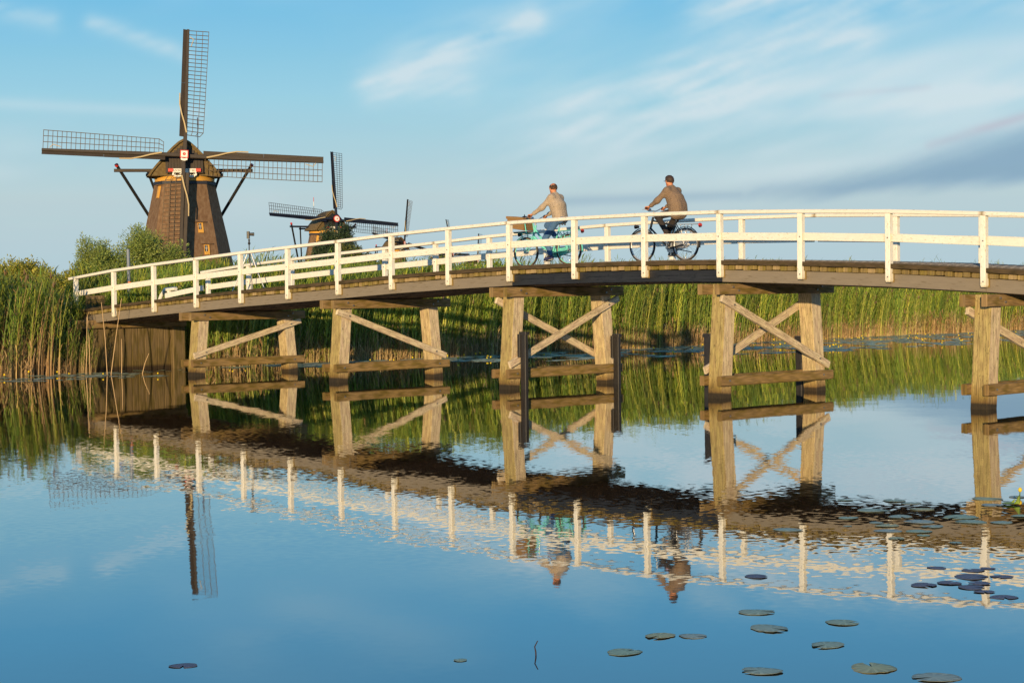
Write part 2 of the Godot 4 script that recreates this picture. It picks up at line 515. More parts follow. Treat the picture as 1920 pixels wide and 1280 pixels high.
func make_sky() -> Sky:
	sky_a = noise(21, 0.6, 4)
	sky_b = noise(22, 0.10, 4)
	# straight ahead lies at the left and right edge of the picture
	var w := 1024
	var im := Image.create(w, w / 2, false, Image.FORMAT_RGB8)
	for y in w / 2:
		var el := 90.0 - 180.0 * (y + 0.5) / (w / 2)
		if el < -1.0:
			im.fill_rect(Rect2i(0, y, w, 1), Color(0.25, 0.29, 0.26))
			continue
		for x in w:
			im.set_pixel(x, y, sky_color(wrapf(360.0 * (x + 0.5) / w, -180.0, 180.0), el))
	im.resize(4096, 2048, Image.INTERPOLATE_CUBIC)
	for y in range(1024 - 230, 1028):
		var el := 90.0 - 180.0 * (y + 0.5) / 2048.0
		for x in range(-330, 330):
			im.set_pixel(posmod(x, 4096), y, sky_color(360.0 * (x + 0.5) / 4096.0, maxf(el, 0.0)))
	var pm := PanoramaSkyMaterial.new()
	pm.panorama = ImageTexture.create_from_image(im)
	var s := Sky.new()
	s.sky_material = pm
	return s


# ---------------------------------------------------------------- places
func rail_h(n: float) -> float:
	var i := clampi(int(floor(n)), 0, RAIL.size() - 2)
	return lerpf(RAIL[i], RAIL[i + 1], n - i)


func place(a: float, off: float, y := 0.0) -> Vector3:        # a along the bridge, off across it (away from the viewer)
	return B0 + Vector3(cos(TH), 0, sin(TH)) * a + Vector3(sin(TH), 0, -cos(TH)) * off + Vector3(0, y, 0)


func coords(p: Vector3) -> Vector2:
	var d := p - B0
	return Vector2(d.x * cos(TH) + d.z * sin(TH), d.x * sin(TH) - d.z * cos(TH))


func shore(off: float) -> float:
	var k := 1.2 + 0.22 * sin(off * 0.55 + 1.0) + 0.14 * sin(off * 1.7)
	if off > 8.0:
		k -= (off - 8.0) * 0.03 - 0.5 * sin(off * 0.12) * smoothstep(8.0, 20.0, off)
	return k


func ground(a: float, off: float) -> float:
	var s := shore(off)
	if off > -0.35 and off < 3.25:
		s = minf(s, 0.62)
	var t := s - a
	if t > 0.0:
		var h := 0.12 * smoothstep(0.0, 0.4, t) + 1.55 * smoothstep(0.4, 4.6, t) + 0.25 * smoothstep(6.0, 30.0, t)
		if off > -0.35 and off < 3.25:
			h = maxf(h, 1.2 * smoothstep(0.0, 0.15, t) + 0.45 * smoothstep(0.2, 1.2, t))
		return h + 0.05 * sin(a * 1.3 + off * 0.7) * smoothstep(1.0, 4.0, t)
	var r := a - lerpf(43.6, 39.6, smoothstep(-14.0, -6.0, off))
	if r > 0.0:
		return 0.9 * smoothstep(0.0, 3.5, r) + 0.8 * smoothstep(4.0, 30.0, r) + 0.75 * smoothstep(-3.0, -0.5, off) * (1.0 - smoothstep(3.7, 6.0, off)) * smoothstep(0.0, 1.2, r)
	return maxf(-1.4, -0.9 * minf(-t, -r))


func _ready() -> void:
	rng.seed = 20240611
	# camera
	var cam := Camera3D.new()
	cam.name = "camera"
	add_child(cam)
	var fwd := Vector3(0, -sin(PITCH), -cos(PITCH))
	var up0 := Vector3(0, cos(PITCH), -sin(PITCH))
	var rt := Vector3.RIGHT * cos(ROLL) + up0 * sin(ROLL)
	var up := up0 * cos(ROLL) - Vector3.RIGHT * sin(ROLL)
	cam.transform = Transform3D(Basis(rt, up, -fwd), EYE)
	cam.fov = rad_to_deg(2.0 * atan(640.0 / 3510.47))
	cam.near = 0.2
	cam.far = 4000.0
	cam.current = true
	# sky and sun
	var env := Environment.new()
	env.background_mode = Environment.BG_SKY
	env.sky = make_sky()
	env.tonemap_mode = Environment.TONE_MAPPER_LINEAR
	env.tonemap_exposure = 1.15
	env.background_energy_multiplier = 0.90
	env.sdfgi_enabled = true
	env.ssao_enabled = true
	env.ssil_enabled = true
	var we := WorldEnvironment.new()
	we.name = "environment"
	we.environment = env
	add_child(we)
	var sun := DirectionalLight3D.new()
	sun.name = "sun"
	add_child(sun)
	var az := deg_to_rad(11.0)
	var el := deg_to_rad(7.0)
	var going := Vector3(sin(az) * cos(el), -sin(el), -cos(az) * cos(el))
	sun.transform = Transform3D(Basis.looking_at(going, Vector3.UP), Vector3.ZERO)
	sun.light_energy = 1.6
	sun.light_color = Color(1.0, 0.87, 0.66)
	sun.light_angular_distance = 0.5
	sun.shadow_enabled = true

	make_materials()
	build_ground()
	build_water()
	build_bridge()
	build_abutment()
	build_mills()
	build_reeds()
	build_bushes()
	build_cyclists()
	build_small_things()
	build_lilies()


# ---------------------------------------------------------------- ground and water
func build_ground() -> void:
	var as_ := [-3000.0, -1200.0, -500.0, -250.0, -120.0, -60.0, -30.0, -20.0, -14.0, -10.0, -7.0]
	var a := -5.0
	while a < 2.6:
		as_.append(a)
		a += 0.2
	as_.append_array([4.0, 8.0, 20.0, 36.0, 39.0, 39.7, 40.2, 40.8, 41.5, 42.3, 43.0, 43.8, 44.5, 45.5, 46.5, 47.5, 49.0, 55.0, 80.0, 200.0, 800.0, 3000.0])
	var os := [-3000.0, -1000.0, -300.0, -120.0, -60.0, -40.0, -25.0]
	var o := -16.0
	while o < 70.0:
		os.append(o)
		o += 0.45 if o > -12.0 and o < 12.0 else 1.5
	os.append_array([80.0, 100.0, 140.0, 200.0, 400.0, 1000.0, 3000.0])
	var b := MB.new()
	for i in as_.size() - 1:
		for j in os.size() - 1:
			var p := []
			for m in [[i, j], [i + 1, j], [i + 1, j + 1], [i, j + 1]]:
				p.append(place(as_[m[0]], os[m[1]], ground(as_[m[0]], os[m[1]])))
			var n1: Vector3 = (p[1] - p[0]).cross(p[2] - p[0]).normalized()
			b.tri(p[0], p[1], p[2], n1, n1, n1)
			b.tri(p[0], p[2], p[3], n1, n1, n1)
	tag(bput("ground", b, M.ground, self), "grassy polder land and canal banks around the water", "", "", "structure")
	# low mounds that the mills stand on
	for m in mill_list():
		var g := MB.new()
		var rings := []
		for k in 7:
			var ring := []
			var rr: float = 16.0 - k * 1.7
			for i in 24:
				ring.append(Vector3(cos(TAU * i / 24.0) * rr, lerpf(-0.8, 1.0, smoothstep(0.0, 6.0, k)), -sin(TAU * i / 24.0) * rr))
			rings.append(ring)
		g.loft(rings)
		g.fan(rings[6])
		var o2 := bput("mound", g, M.ground, self)
		o2.position = Vector3(m.x, m.ground - 1.0, m.z)
		tag(o2, "low grassy mound under a windmill", "", "", "structure")


func build_water() -> void:
	# slopes of small ripples as a normal map; calm by the bridge piles, ruffled in a band before it
	var N := 2048
	var ku := noise(51, 1.0 / 5.5, 2)
	var kv := noise(52, 1.0 / 5.5, 2)
	var lu := noise(53, 1.0 / 46.0, 2)
	var lv := noise(54, 1.0 / 46.0, 2)
	var fu: PackedByteArray = ku.get_image(N, N, false, false, false).get_data()
	var fv: PackedByteArray = kv.get_image(N, N, false, false, false).get_data()
	var gu: PackedByteArray = lu.get_image(N, N, false, false, false).get_data()
	var gv: PackedByteArray = lv.get_image(N, N, false, false, false).get_data()
	var patch := noise(55, 1.0 / 300.0, 3)
	var out := PackedByteArray()
	out.resize(N * N * 3)
	var amp := PackedFloat32Array()
	amp.resize(65 * 65)
	for y in 65:
		for x in 65:
			var wx := -16.0 + 48.0 * x / 64.0
			var wz := -9.0 - 48.0 * y / 64.0
			var d := -wz
			var m := 0.16 + 0.84 * smoothstep(11.5, 16.5, d + wx * 0.25) * (1.0 - smoothstep(25.0, 33.0, d + wx * 0.35))
			m *= clampf(1.0 + 1.1 * patch.get_noise_2d(x * 32.0, y * 32.0 * 2.2), 0.2, 1.7)
			amp[y * 65 + x] = m
	var i := 0
	for y in N:
		var fy := y / 32.0
		var y0 := int(fy)
		fy -= y0
		for xb in 64:
			var m0 := lerpf(amp[y0 * 65 + xb], amp[(y0 + 1) * 65 + xb], fy)
			var m1 := lerpf(amp[y0 * 65 + xb + 1], amp[(y0 + 1) * 65 + xb + 1], fy)
			var dm := (m1 - m0) / 32.0
			for k in 32:
				var m := m0 + dm * k
				var g := 0.16 + 0.25 * m
				out[i * 3] = 128 + int(clampf((fu[i] - 128) * m * 0.8 + (gu[i] - 128) * g, -127.0, 127.0))
				out[i * 3 + 1] = 128 + int(clampf((fv[i] - 128) * m + (gv[i] - 128) * g, -127.0, 127.0))
				out[i * 3 + 2] = 255
				i += 1
	var tex := ImageTexture.create_from_image(Image.create_from_data(N, N, false, Image.FORMAT_RGB8, out))
	var w := StandardMaterial3D.new()
	w.albedo_color = Color(0.225, 0.25, 0.275).linear_to_srgb()
	w.metallic = 1.0
	w.roughness = 0.02
	w.normal_enabled = true
	w.normal_texture = tex
	w.normal_scale = 0.0065
	var b := MB.new()
	var xs := [-1500.0, -400.0, -112.0, -64.0, -16.0, 32.0, 80.0, 128.0, 400.0, 1500.0]
	var zs := [400.0, 39.0, -9.0, -57.0, -105.0, -153.0, -400.0, -1500.0]
	for ix in xs.size() - 1:
		for iz in zs.size() - 1:
			var p := []
			var q := []
			for m in [[ix, iz], [ix + 1, iz], [ix + 1, iz + 1], [ix, iz + 1]]:
				var X: float = xs[m[0]]
				var Z: float = zs[m[1]]
				p.append(Vector3(X, 0, Z))
				q.append(Vector2((X + 16.0) / 48.0, (-9.0 - Z) / 48.0))
			b.tri(p[0], p[1], p[2], Vector3.UP, Vector3.UP, Vector3.UP, q[0], q[1], q[2])
			b.tri(p[0], p[2], p[3], Vector3.UP, Vector3.UP, Vector3.UP, q[0], q[2], q[3])
	tag(bput("water", b, w, self), "still blue canal water reflecting the bridge and the sky", "", "", "structure")


# ---------------------------------------------------------------- the bridge (own axes: x along, y up, z towards the viewer)
func build_bridge() -> void:
	bridge = thing("footbridge", "long arched wooden footbridge with white railings over the canal", "bridge", B0, -TH)
	var rot := func(b: MB): b.off = Vector2(rng.randf() * 3.0, rng.randf() * 3.0)
	# railings: a rail on top in lengths of three bays, a rail half-way, a post between
	for side in 2:
		var z := 0.0 if side == 0 else -W
		var first := 0 if side == 0 else 1
		for n in range(first, NPOST):
			if side == 1 and n == 12:
				continue
			var b := MB.new()
			rot.call(b)
			var x := n * S
			var t := rail_h(n)
			var lean := rng.randf_range(-0.012, 0.012)
			var dirt := Color(0.72, 0.66, 0.50)
			b.bar(Vector3(x + lean, t - 1.315, z), Vector3(x, t - 0.07, z), 0.115, 0.105, Vector3.RIGHT, 0.008, [[0.0, 0.86, dirt], [0.03, 1.0, Color(0.93, 0.9, 0.82)], [0.16, 1.0, Color.WHITE], [1.0, 1.0, Color.WHITE]])
			var rp := bput("rail_post", b, M.white, bridge)
			for by in [0.515, 1.22]:
				var bo := MB.new()
				bo.tube([Vector3(x + 0.01, t - by, z + 0.05), Vector3(x + 0.01, t - by, z + 0.068)], 0.016, 0.013, 6)
				bput("bolt", bo, M.bolt, rp)
			# spacer block between post and edge beam
			var sp := MB.new()
			sp.box(Vector3(x + 0.012, t - 1.24, z - 0.085 if side == 0 else z + 0.085), Vector3(0.12, 0.16, 0.07), 0.006)
			bput("spacer_block", sp, M.mossy, bridge)
		var k := first
		while k < NPOST - 1:
			var e := mini(k + 3 - (k % 3), NPOST - 1)
			var b := MB.new()
			rot.call(b)
			for n in range(k, e):
				var p := Vector3(n * S - (0.28 if n == first else 0.0), rail_h(n) - 0.04 - (0.05 if n == first else 0.0), z)
				var q := Vector3((n + 1) * S, rail_h(n + 1) - 0.04, z)
				if n == k and n != first: p.x += 0.006
				if n == e - 1: q.x -= 0.006
				var tone := Color(1, 1, 1) * rng.randf_range(0.92, 1.0)
				var rot_ := Color(0.50, 0.42, 0.30) if rng.randf() < 0.75 else tone
				var st := [[0.0, 1.0, rot_ if n == k and n != first else tone], [0.035, 1.0, tone], [0.5, 1.0, tone * Color(0.98, 0.97, 0.94)], [0.955, 1.0, tone], [1.0, 0.94 if n == e - 1 else 1.0, rot_ if n == e - 1 else tone]]
				b.bar(p, q, 0.15, 0.075, Vector3.UP, 0.012, st)
			bput("top_rail", b, M.white, bridge)
			k = e
		for n in range(first, NPOST - 1):
			var b := MB.new()
			rot.call(b)
			b.bar(Vector3(n * S + 0.058, rail_h(n) - 0.515, z), Vector3((n + 1) * S - 0.058, rail_h(n + 1) - 0.515, z), 0.05, 0.15, Vector3.UP, 0.006, [[0.0, 1.0, Color(0.78, 0.74, 0.62)], [0.03, 1.0, Color(0.95, 0.94, 0.9)], [0.5, 1.0, Color.WHITE * rng.randf_range(0.94, 1.0)], [0.97, 1.0, Color(0.95, 0.94, 0.9)], [1.0, 1.0, Color(0.80, 0.75, 0.62)]])
			bput("middle_rail", b, M.white, bridge)
		# dark edge board on top of the plank ends, edge beam under them
		for n in range(0, NPOST - 1):
			var b := MB.new()
			rot.call(b)
			b.bar(Vector3(n * S + 0.02, rail_h(n) - 1.025, z * 1.0 - (0.05 if side == 0 else -0.05)), Vector3((n + 1) * S - 0.02, rail_h(n + 1) - 1.025, z - (0.05 if side == 0 else -0.05)), 0.17, 0.085, Vector3.UP, 0.008)
			var kb := bput("edge_board", b, M.edge, bridge)
			if n == 0 and side == 0: kb.set_meta("label", "first dark edge board at the bank")
		k = 0
		while k < NPOST - 1:
			var e := mini(k + 3, NPOST - 1)
			var b := MB.new()
			rot.call(b)
			for n in range(k, e):
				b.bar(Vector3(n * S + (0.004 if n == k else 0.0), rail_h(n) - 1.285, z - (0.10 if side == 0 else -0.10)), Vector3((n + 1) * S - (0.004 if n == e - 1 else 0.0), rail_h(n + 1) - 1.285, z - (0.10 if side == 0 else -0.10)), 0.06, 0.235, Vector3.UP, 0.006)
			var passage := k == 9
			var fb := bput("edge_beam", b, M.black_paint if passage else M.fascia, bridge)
			if passage: fb.set_meta("label", "black painted edge beam over the passage for boats")
			k = e
	# deck planks across; their ends show under the edge board
	var variants := []
	for i in 12:
		var b := MB.new()
		rot.call(b)
		b.col = Color(1, 1, 1).lerp(Color(0.62, 0.62, 0.34), rng.randf()) * rng.randf_range(0.7, 1.1)
		b.bar(Vector3(0, 0, -0.015), Vector3(0, 0, -W + 0.015), rng.randf_range(0.145, 0.172), rng.randf_range(0.07, 0.09), Vector3.UP, 0.012)
		var m := b.mesh()
		variants.append(m)
	var length := (NPOST - 1) * S
	var np := int(length / 0.18)
	for i in np:
		var x := 0.09 + i * 0.18
		var n := x / S
		var sl := (rail_h(n + 0.05) - rail_h(n - 0.05)) / (0.1 * S) if n > 0.1 else 0.15
		var o := part("deck_plank", variants[rng.randi() % 12], M.plank, bridge)
		o.position = Vector3(x, rail_h(n) - 1.115 + rng.randf_range(-0.008, 0.006), rng.randf_range(-0.03, 0.015))
		o.rotation.z = atan(sl)
	# wearing boards with pale grit strips
	var wb := MB.new()
	wb.bar(Vector3(0, 0, -0.17), Vector3(0, 0, -W + 0.17), 0.176, 0.10, Vector3.UP, 0.008)
	var gs := MB.new()
	gs.bar(Vector3(0, 0.0535, -0.3), Vector3(0, 0.0535, -W + 0.3), 0.07, 0.007, Vector3.UP)
	var wbm := wb.mesh()
	var gsm := gs.mesh()
	for i in np:
		var x := 0.09 + i * 0.18
		var n := x / S
		var sl := (rail_h(n + 0.05) - rail_h(n - 0.05)) / (0.1 * S) if n > 0.1 else 0.15
		var o := part("wearing_board", wbm, M.deck, bridge)
		o.position = Vector3(x, rail_h(n) - 1.018, 0)
		o.rotation.z = atan(sl)
		part("grit_strip", gsm, M.grit, o)
	# girders below
	for z in [-0.55, -1.2, -1.95, -2.6]:
		var k := 0
		while k < NPOST - 1:
			var e := mini(k + 3, NPOST - 1)
			var b := MB.new()
			rot.call(b)
			for n in range(k, e):
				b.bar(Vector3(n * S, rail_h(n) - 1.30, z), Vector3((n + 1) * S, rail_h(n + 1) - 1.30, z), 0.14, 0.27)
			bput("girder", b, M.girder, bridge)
			k = e
	# trestles
	for n in [3, 6, 9, 12, 15, 18]:
		trestle(n)


func trestle(n: int) -> void:
	var x := n * S
	var top := rail_h(n) - 1.44
	var wet := Color(0.07, 0.06, 0.05)
	var damp := Color(0.62, 0.55, 0.36)
	var green := Color(0.60, 0.57, 0.33)
	var z0 := [-0.13, -2.89]          # at the top
	var z1 := [0.05, -3.08]                # at the water
	for i in 2:
		var b := MB.new()
		b.off = Vector2(n * 0.37 + i, n * 0.71)
		var f := Vector3(x, -1.3, z1[i] + (z1[i] - z0[i]) * 0.6)
		var t := Vector3(x, top - 0.02, z0[i])
		var L := (t - f).length()
		var k0 := 1.3 / (top + 1.28)
		b.bar(f, t, 0.33, 0.33, Vector3.RIGHT, 0.012, [[0.0, 1.0, wet], [k0 + 0.075 / L, 1.0, wet], [k0 + 0.11 / L, 1.0, Color(0.36, 0.28, 0.17)], [k0 + 0.20 / L, 1.0, damp], [k0 + 0.42 / L, 1.0, Color(0.95, 0.93, 0.86)], [1.0, 1.0, Color.WHITE]], green if i == 0 else Color(0.85, 0.83, 0.7), Vector3(0, 0, 1))
		bput("pile", b, M.pile, bridge)
	for s in [1.0, -1.0]:
		var b := MB.new()
		b.off = Vector2(n * 0.53 + s, n * 0.3)
		b.bar(Vector3(x + s * 0.215, top - 0.105, 0.36), Vector3(x + s * 0.215, top - 0.105, -3.40), 0.12, 0.21, Vector3.UP, 0.012)
		var cap := bput("cap_beam", b, M.mossy, bridge)
		for z in [0.05, -0.12, -2.70, -2.86]:
			var bo := MB.new()
			bo.tube([Vector3(x + s * 0.275, top - 0.105 + (0.04 if z in [0.05, -2.86] else -0.03), z - 0.1), Vector3(x + s * 0.30, top - 0.105 + (0.04 if z in [0.05, -2.86] else -0.03), z - 0.1)], 0.024, 0.022, 6)
			bput("bolt", bo, M.bolt, cap)
		var tb := MB.new()
		tb.off = Vector2(n * 0.91 + s, n * 0.2)
		tb.bar(Vector3(x + s * 0.215, 0.34, 0.32), Vector3(x + s * 0.215, 0.34 + rng.randf_range(-0.015, 0.015), -3.36), 0.12, 0.2, Vector3.UP, 0.018, [[0.0, 0.97, Color(0.85, 0.8, 0.7)], [0.08, 1.0, Color.WHITE], [0.55, 1.0, Color(1.1, 1.0, 0.8)], [1.0, 0.96, Color.WHITE]])
		var tie := bput("tie_beam", tb, M.mossy, bridge)
		for z in [0.08, -3.0]:
			var bo := MB.new()
			bo.tube([Vector3(x + s * 0.275, 0.345, z), Vector3(x + s * 0.30, 0.345, z)], 0.022, 0.02, 6)
			bput("bolt", bo, M.bolt, tie)
	# diagonal braces; which side and which way differs from trestle to trestle
	var falls := {3: [[1.0, false]], 6: [[1.0, true]], 9: [[1.0, false], [-1.0, true]], 12: [[1.0, true], [-1.0, false]], 15: [[-1.0, true]], 18: [[1.0, false]]}
	for f in falls[n]:
		var s: float = f[0]
		var hi := Vector3(x + s * 0.205, top - 0.27, 0.22 if f[1] else -3.28)
		var lo := Vector3(x + s * 0.205, 0.535, -3.28 if f[1] else 0.24)
		var b := MB.new()
		b.off = Vector2(n, s)
		b.bar(lo, hi, 0.07, 0.15, Vector3.UP, 0.01)
		var br := bput("diagonal_brace", b, M.pile, bridge)
		for p in [lo.lerp(hi, 0.1), lo.lerp(hi, 0.9)]:
			var bo := MB.new()
			bo.tube([p + Vector3(s * 0.035, 0, 0), p + Vector3(s * 0.058, 0, 0)], 0.022, 0.02, 6)
			bput("bolt", bo, M.bolt, br)
	# dark rubbing posts beside the passage for boats
	if n == 9 or n == 12:
		var s := 1.0 if n == 9 else -1.0
		for z in [-0.06, -3.06]:
			var b := MB.new()
			b.off = Vector2(z, n)
			b.bar(Vector3(x + s * 0.36, -1.2, z), Vector3(x + s * 0.36, 1.22 if z > -1.0 else 1.1, z), 0.10, 0.16, Vector3.RIGHT, 0.012)
			b.bar(Vector3(x + s * 0.36, 1.18 if z > -1.0 else 1.06, z), Vector3(x + s * 0.36, 1.25 if z > -1.0 else 1.13, z), 0.13, 0.21, Vector3.RIGHT, 0.015)
			var fp := bput("rubbing_post", b, M.fender, bridge)
			fp.set_meta("label", "short black rubbing post beside the boat passage")
			var k := MB.new()
			k.box(Vector3(x + s * 0.27, 0.95 if z > -1.0 else 0.84, z + 0.02), Vector3(0.08, 0.5, 0.14), 0.01)
			bput("packing_block", k, M.fender, fp)


func build_abutment() -> void:
	var o := thing("timber_abutment", "wall of upright mossy planks under the left end of the bridge", "retaining wall", B0, -TH)
	var x := 0.72
	var z := -0.02
	while z > -3.0:
		var b := MB.new()
		b.off = Vector2(rng.randf() * 3.0, rng.randf() * 3.0)
		var w := 0.22
		b.bar(Vector3(x + rng.randf_range(-0.012, 0.012), -1.2, z - w / 2), Vector3(x, 1.26, z - w / 2), 0.07, w - 0.012, Vector3.BACK, 0.012, [[0.0, 1.0, Color(0.16, 0.13, 0.1)], [0.515, 1.0, Color(0.2, 0.16, 0.11)], [0.55, 1.0, Color(0.75, 0.72, 0.45)], [0.75, 1.0, Color.WHITE], [1.0, 1.0, Color.WHITE]])
		bput("plank", b, M.wall_plank, o)
		z -= w
	var e := MB.new()
	e.bar(Vector3(x + 0.10, -1.2, -2.88), Vector3(x + 0.10, 1.2, -2.88), 0.13, 0.42, Vector3.BACK, 0.015)
	bput("corner_post", e, M.wall_plank, o)
	var c := MB.new()
	c.bar(Vector3(x + 0.06, 1.33, 0.45), Vector3(x + 0.06, 1.33, -3.12), 0.26, 0.24, Vector3.UP, 0.02)
	bput("sill_beam", c, M.mossy, o)


# ---------------------------------------------------------------- windmills
func mill_list() -> Array:
	var out := []
	var raw := [
		{"hub": Vector3(-33.87, 16.63, -195.0), "yaw": 0.0, "spin": -0.033, "rv": 13.65, "rh": 14.45, "navy": false, "fine": true, "label": "large thatched windmill nearest the bridge, brown wooden sails and white name board", "lean": 12.0},
		{"hub": Vector3(-33.35, 16.19, -357.0), "yaw": 30.0, "spin": -0.06, "rv": 13.3, "rh": 14.0, "navy": true, "fine": true, "label": "windmill with navy blue sails half hidden by dark bushes, second from the left", "lean": 12.0},
		{"hub": Vector3(-31.85, 16.88, -557.0), "yaw": 47.0, "spin": -0.20, "rv": 13.3, "rh": 13.3, "navy": false, "fine": true, "label": "distant windmill with steeply tilted black sails, third from the left", "lean": 4.0},
		{"hub": Vector3(-21.26, 15.65, -678.0), "yaw": 60.0, "spin": 0.01, "rv": 13.0, "rh": 13.0, "navy": false, "fine": false, "label": "far windmill seen edge-on behind the bridge post, fourth from the left", "lean": 12.0},
		{"hub": Vector3(-15.63, 16.09, -867.0), "yaw": 38.0, "spin": -0.11, "rv": 13.0, "rh": 13.6, "navy": false, "fine": false, "label": "farthest and smallest windmill low above the deck, last on the right", "lean": 4.0},
	]
	for r in raw:
		var h: Vector3 = r.hub
		var yaw := atan2(-h.x, -h.z) + deg_to_rad(r.yaw)
		var c := h - Vector3(sin(yaw), 0, cos(yaw)) * 4.0
		r.x = c.x
		r.z = c.z
		r.turn = yaw
		r.ground = h.y - 14.0
		out.append(r)
	return out


func mill_R(y: float) -> float:      # radius of the eight-sided body
	var p := [Vector2(-0.5, 5.85), Vector2(0.0, 5.7), Vector2(1.5, 5.25), Vector2(2.95, 4.93), Vector2(5.5, 4.42), Vector2(8.5, 3.75), Vector2(11.1, 3.2), Vector2(20, 1.2)]
	for i in p.size() - 1:
		if y <= p[i + 1].y * 0.0 + p[i + 1].x:
			return remap(y, p[i].x, p[i + 1].x, p[i].y, p[i + 1].y)
	return 3.0


func octagon(R: float, y: float) -> Array:
	var r := []
	for i in 8:
		var a := PI / 2 + TAU * i / 8.0            # a corner looks forward (+z)
		r.append(Vector3(-cos(a) * R, y, sin(a) * R) if false else Vector3(cos(a) * R, y, sin(a) * R))
	r.reverse()
	return r


func build_mills() -> void:
	for spec in mill_list():
		windmill(spec)


func facet_at(x: float, y: float) -> Transform3D:      # a place on the front of the body, facing out
	var R := mill_R(y)
	var ax := absf(x)
	var k := R * 0.7071
	var p: Vector3
	var a: float
	if ax <= k:
		p = Vector3(x, y, R - ax * tan(deg_to_rad(22.5)))
		a = deg_to_rad(22.5)
	else:
		p = Vector3(x, y, k - (ax - k) * tan(deg_to_rad(67.5)))
		a = deg_to_rad(67.5)
	a *= signf(x)
	var tilt := -atan((mill_R(y - 0.5) - mill_R(y + 0.5)) * 0.924)
	return Transform3D(Basis(Vector3.UP, a) * Basis(Vector3.RIGHT, tilt), p)


func windmill(s: Dictionary) -> void:
	var o := thing("windmill", s.label, "windmill", Vector3(s.x, s.ground, s.z), s.turn, "thatched windmills across the polder")
	var dark: StandardMaterial3D = M.mill_navy if s.navy else (M.mill_wood if s.yaw < 10.0 else M.mill_black)
	# body
	var b := MB.new()
	var rings := []
	for y in [-0.6, 0.0, 0.7, 1.5, 2.95, 4.2, 5.5, 7.0, 8.5, 9.8, 11.1]:
		rings.append(octagon(mill_R(y), y))
	b.loft(rings, true, false)
	bput("thatched_body", b, M.thatch, o)
	b = MB.new()
	b.loft([octagon(3.16, 11.08), octagon(3.30, 11.12), octagon(3.24, 11.46), octagon(3.1, 11.48)], true, false)
	bput("tarred_band", b, M.tar, o)
	b = MB.new()
	var r1 := []
	var r2 := []
	var r3 := []
	for i in 24:
		var a := -TAU * i / 24.0
		r1.append(Vector3(cos(a) * 3.12, 11.44, sin(a) * 3.12)); r2.append(Vector3(cos(a) * 3.16, 11.98, sin(a) * 3.16)); r3.append(Vector3(cos(a) * 2.2, 12.3, sin(a) * 2.2))
	b.loft([r1, r2, r3])
	bput("yellow_ring", b, M.ochre, o)
	# cap: front gable, thatched sides, lower at the back
	b = MB.new()
	var half := [Vector2(3.92, 11.95), Vector2(3.62, 12.4), Vector2(3.0, 13.1), Vector2(2.5, 13.6), Vector2(1.95, 14.2), Vector2(1.2, 14.92), Vector2(0.55, 15.45), Vector2(0.0, 15.72)]
	var prof := []
	for q in half: prof.append(q)
	for i in range(half.size() - 2, -1, -1): prof.append(Vector2(-half[i].x, half[i].y))
	var secs := []
	for k in [[2.75, 0.93, 1.0], [1.6, 1.0, 1.0], [0.0, 1.02, 0.985], [-1.6, 0.95, 0.93], [-2.9, 0.78, 0.80], [-3.9, 0.45, 0.55]]:
		var ring := []
		for q in prof:
			ring.append(Vector3(q.x * k[1], 11.95 + (q.y - 11.95) * k[2], k[0]))
		secs.append(ring)
	b.loft(secs, false)
	var back: Array = secs[-1].duplicate()
	b.fan(back)
	# soffit
	for k in secs.size() - 1:
		b.quad(secs[k][0], secs[k + 1][0], secs[k + 1][-1], secs[k][-1])
	bput("cap", b, M.cap_thatch, o)
	# thick thatch verge and boarded front
	b = MB.new()
	var front: Array = secs[0]
	for i in front.size() - 1:
		b.bar(front[i] + Vector3(0, 0, 0.05), front[i + 1] + Vector3(0, 0, 0.05), 0.24, 0.3, Vector3.BACK, 0.05)
	bput("thatch_verge", b, M.cap_thatch, o)
	b = MB.new()
	var fr := []
	for q in front: fr.append(Vector3(q.x * 0.97, q.y, 2.70))
	b.fan(fr, true)
	bput("gable_thatch", b, M.cap_thatch, o)
	var x := -1.95
	while x < 1.9:
		b = MB.new()
		b.off = Vector2(x, x * 3.0)
		var h := lerpf(15.3, 13.75, clampf(absf(x + 0.15) / 2.0, 0.0, 1.0))
		b.bar(Vector3(x + 0.15, 12.2, 3.25 - rng.randf() * 0.02), Vector3(x + 0.15 * 1.0, h, 2.78), 0.285, 0.06, Vector3.BACK, 0.01)
		bput("front_board", b, M.mill_wood if not s.navy else M.mill_black, o)
		x += 0.3
	# decorated board
	b = MB.new()
	b.box(Vector3(0, 12.45, 3.42), Vector3(2.5, 0.42, 0.08), 0.02)
	var sg := bput("name_board", b, M.sign_white, o)
	for sx in [-1.0, 1.0]:
		b = MB.new()
		b.box(Vector3(sx * 1.42, 12.5, 3.43), Vector3(0.52, 0.36, 0.12), 0.03)
		bput("red_end", b, M.red, sg)
		b = MB.new()
		for q in 6:      # scalloped lower edge with black holes
			b.ball(Vector3(sx * (0.28 + q * 0.17), 12.2 - 0.32 * sin((q + 0.6) / 6.5 * PI), 3.42), Vector3(0.15, 0.17, 0.03), 10, 6)
		bput("carved_scroll", b, M.sign_white, sg)
		b = MB.new()
		for q in 5:
			b.ball(Vector3(sx * (0.33 + q * 0.18), 12.2 - 0.2 * sin((q + 0.8) / 5.5 * PI), 3.455), Vector3(0.06, 0.06, 0.02), 8, 5)
		bput("carved_hole", b, M.mill_black, sg)
	if s.fine:
		for t in [["ANNO", -0.72], ["1740", 0.72]]:
			var tm := TextMesh.new()
			var f := SystemFont.new()
			f.font_names = PackedStringArray(["Droid Serif"])
			tm.font = f
			tm.font_size = 32
			tm.pixel_size = 0.0105
			tm.depth = 0.02
			tm.text = t[0]
			var tx := part("lettering", tm, M.mill_black, sg)
			tx.position = Vector3(t[1], 12.45, 3.475)
	# beams of the tail
	b = MB.new()
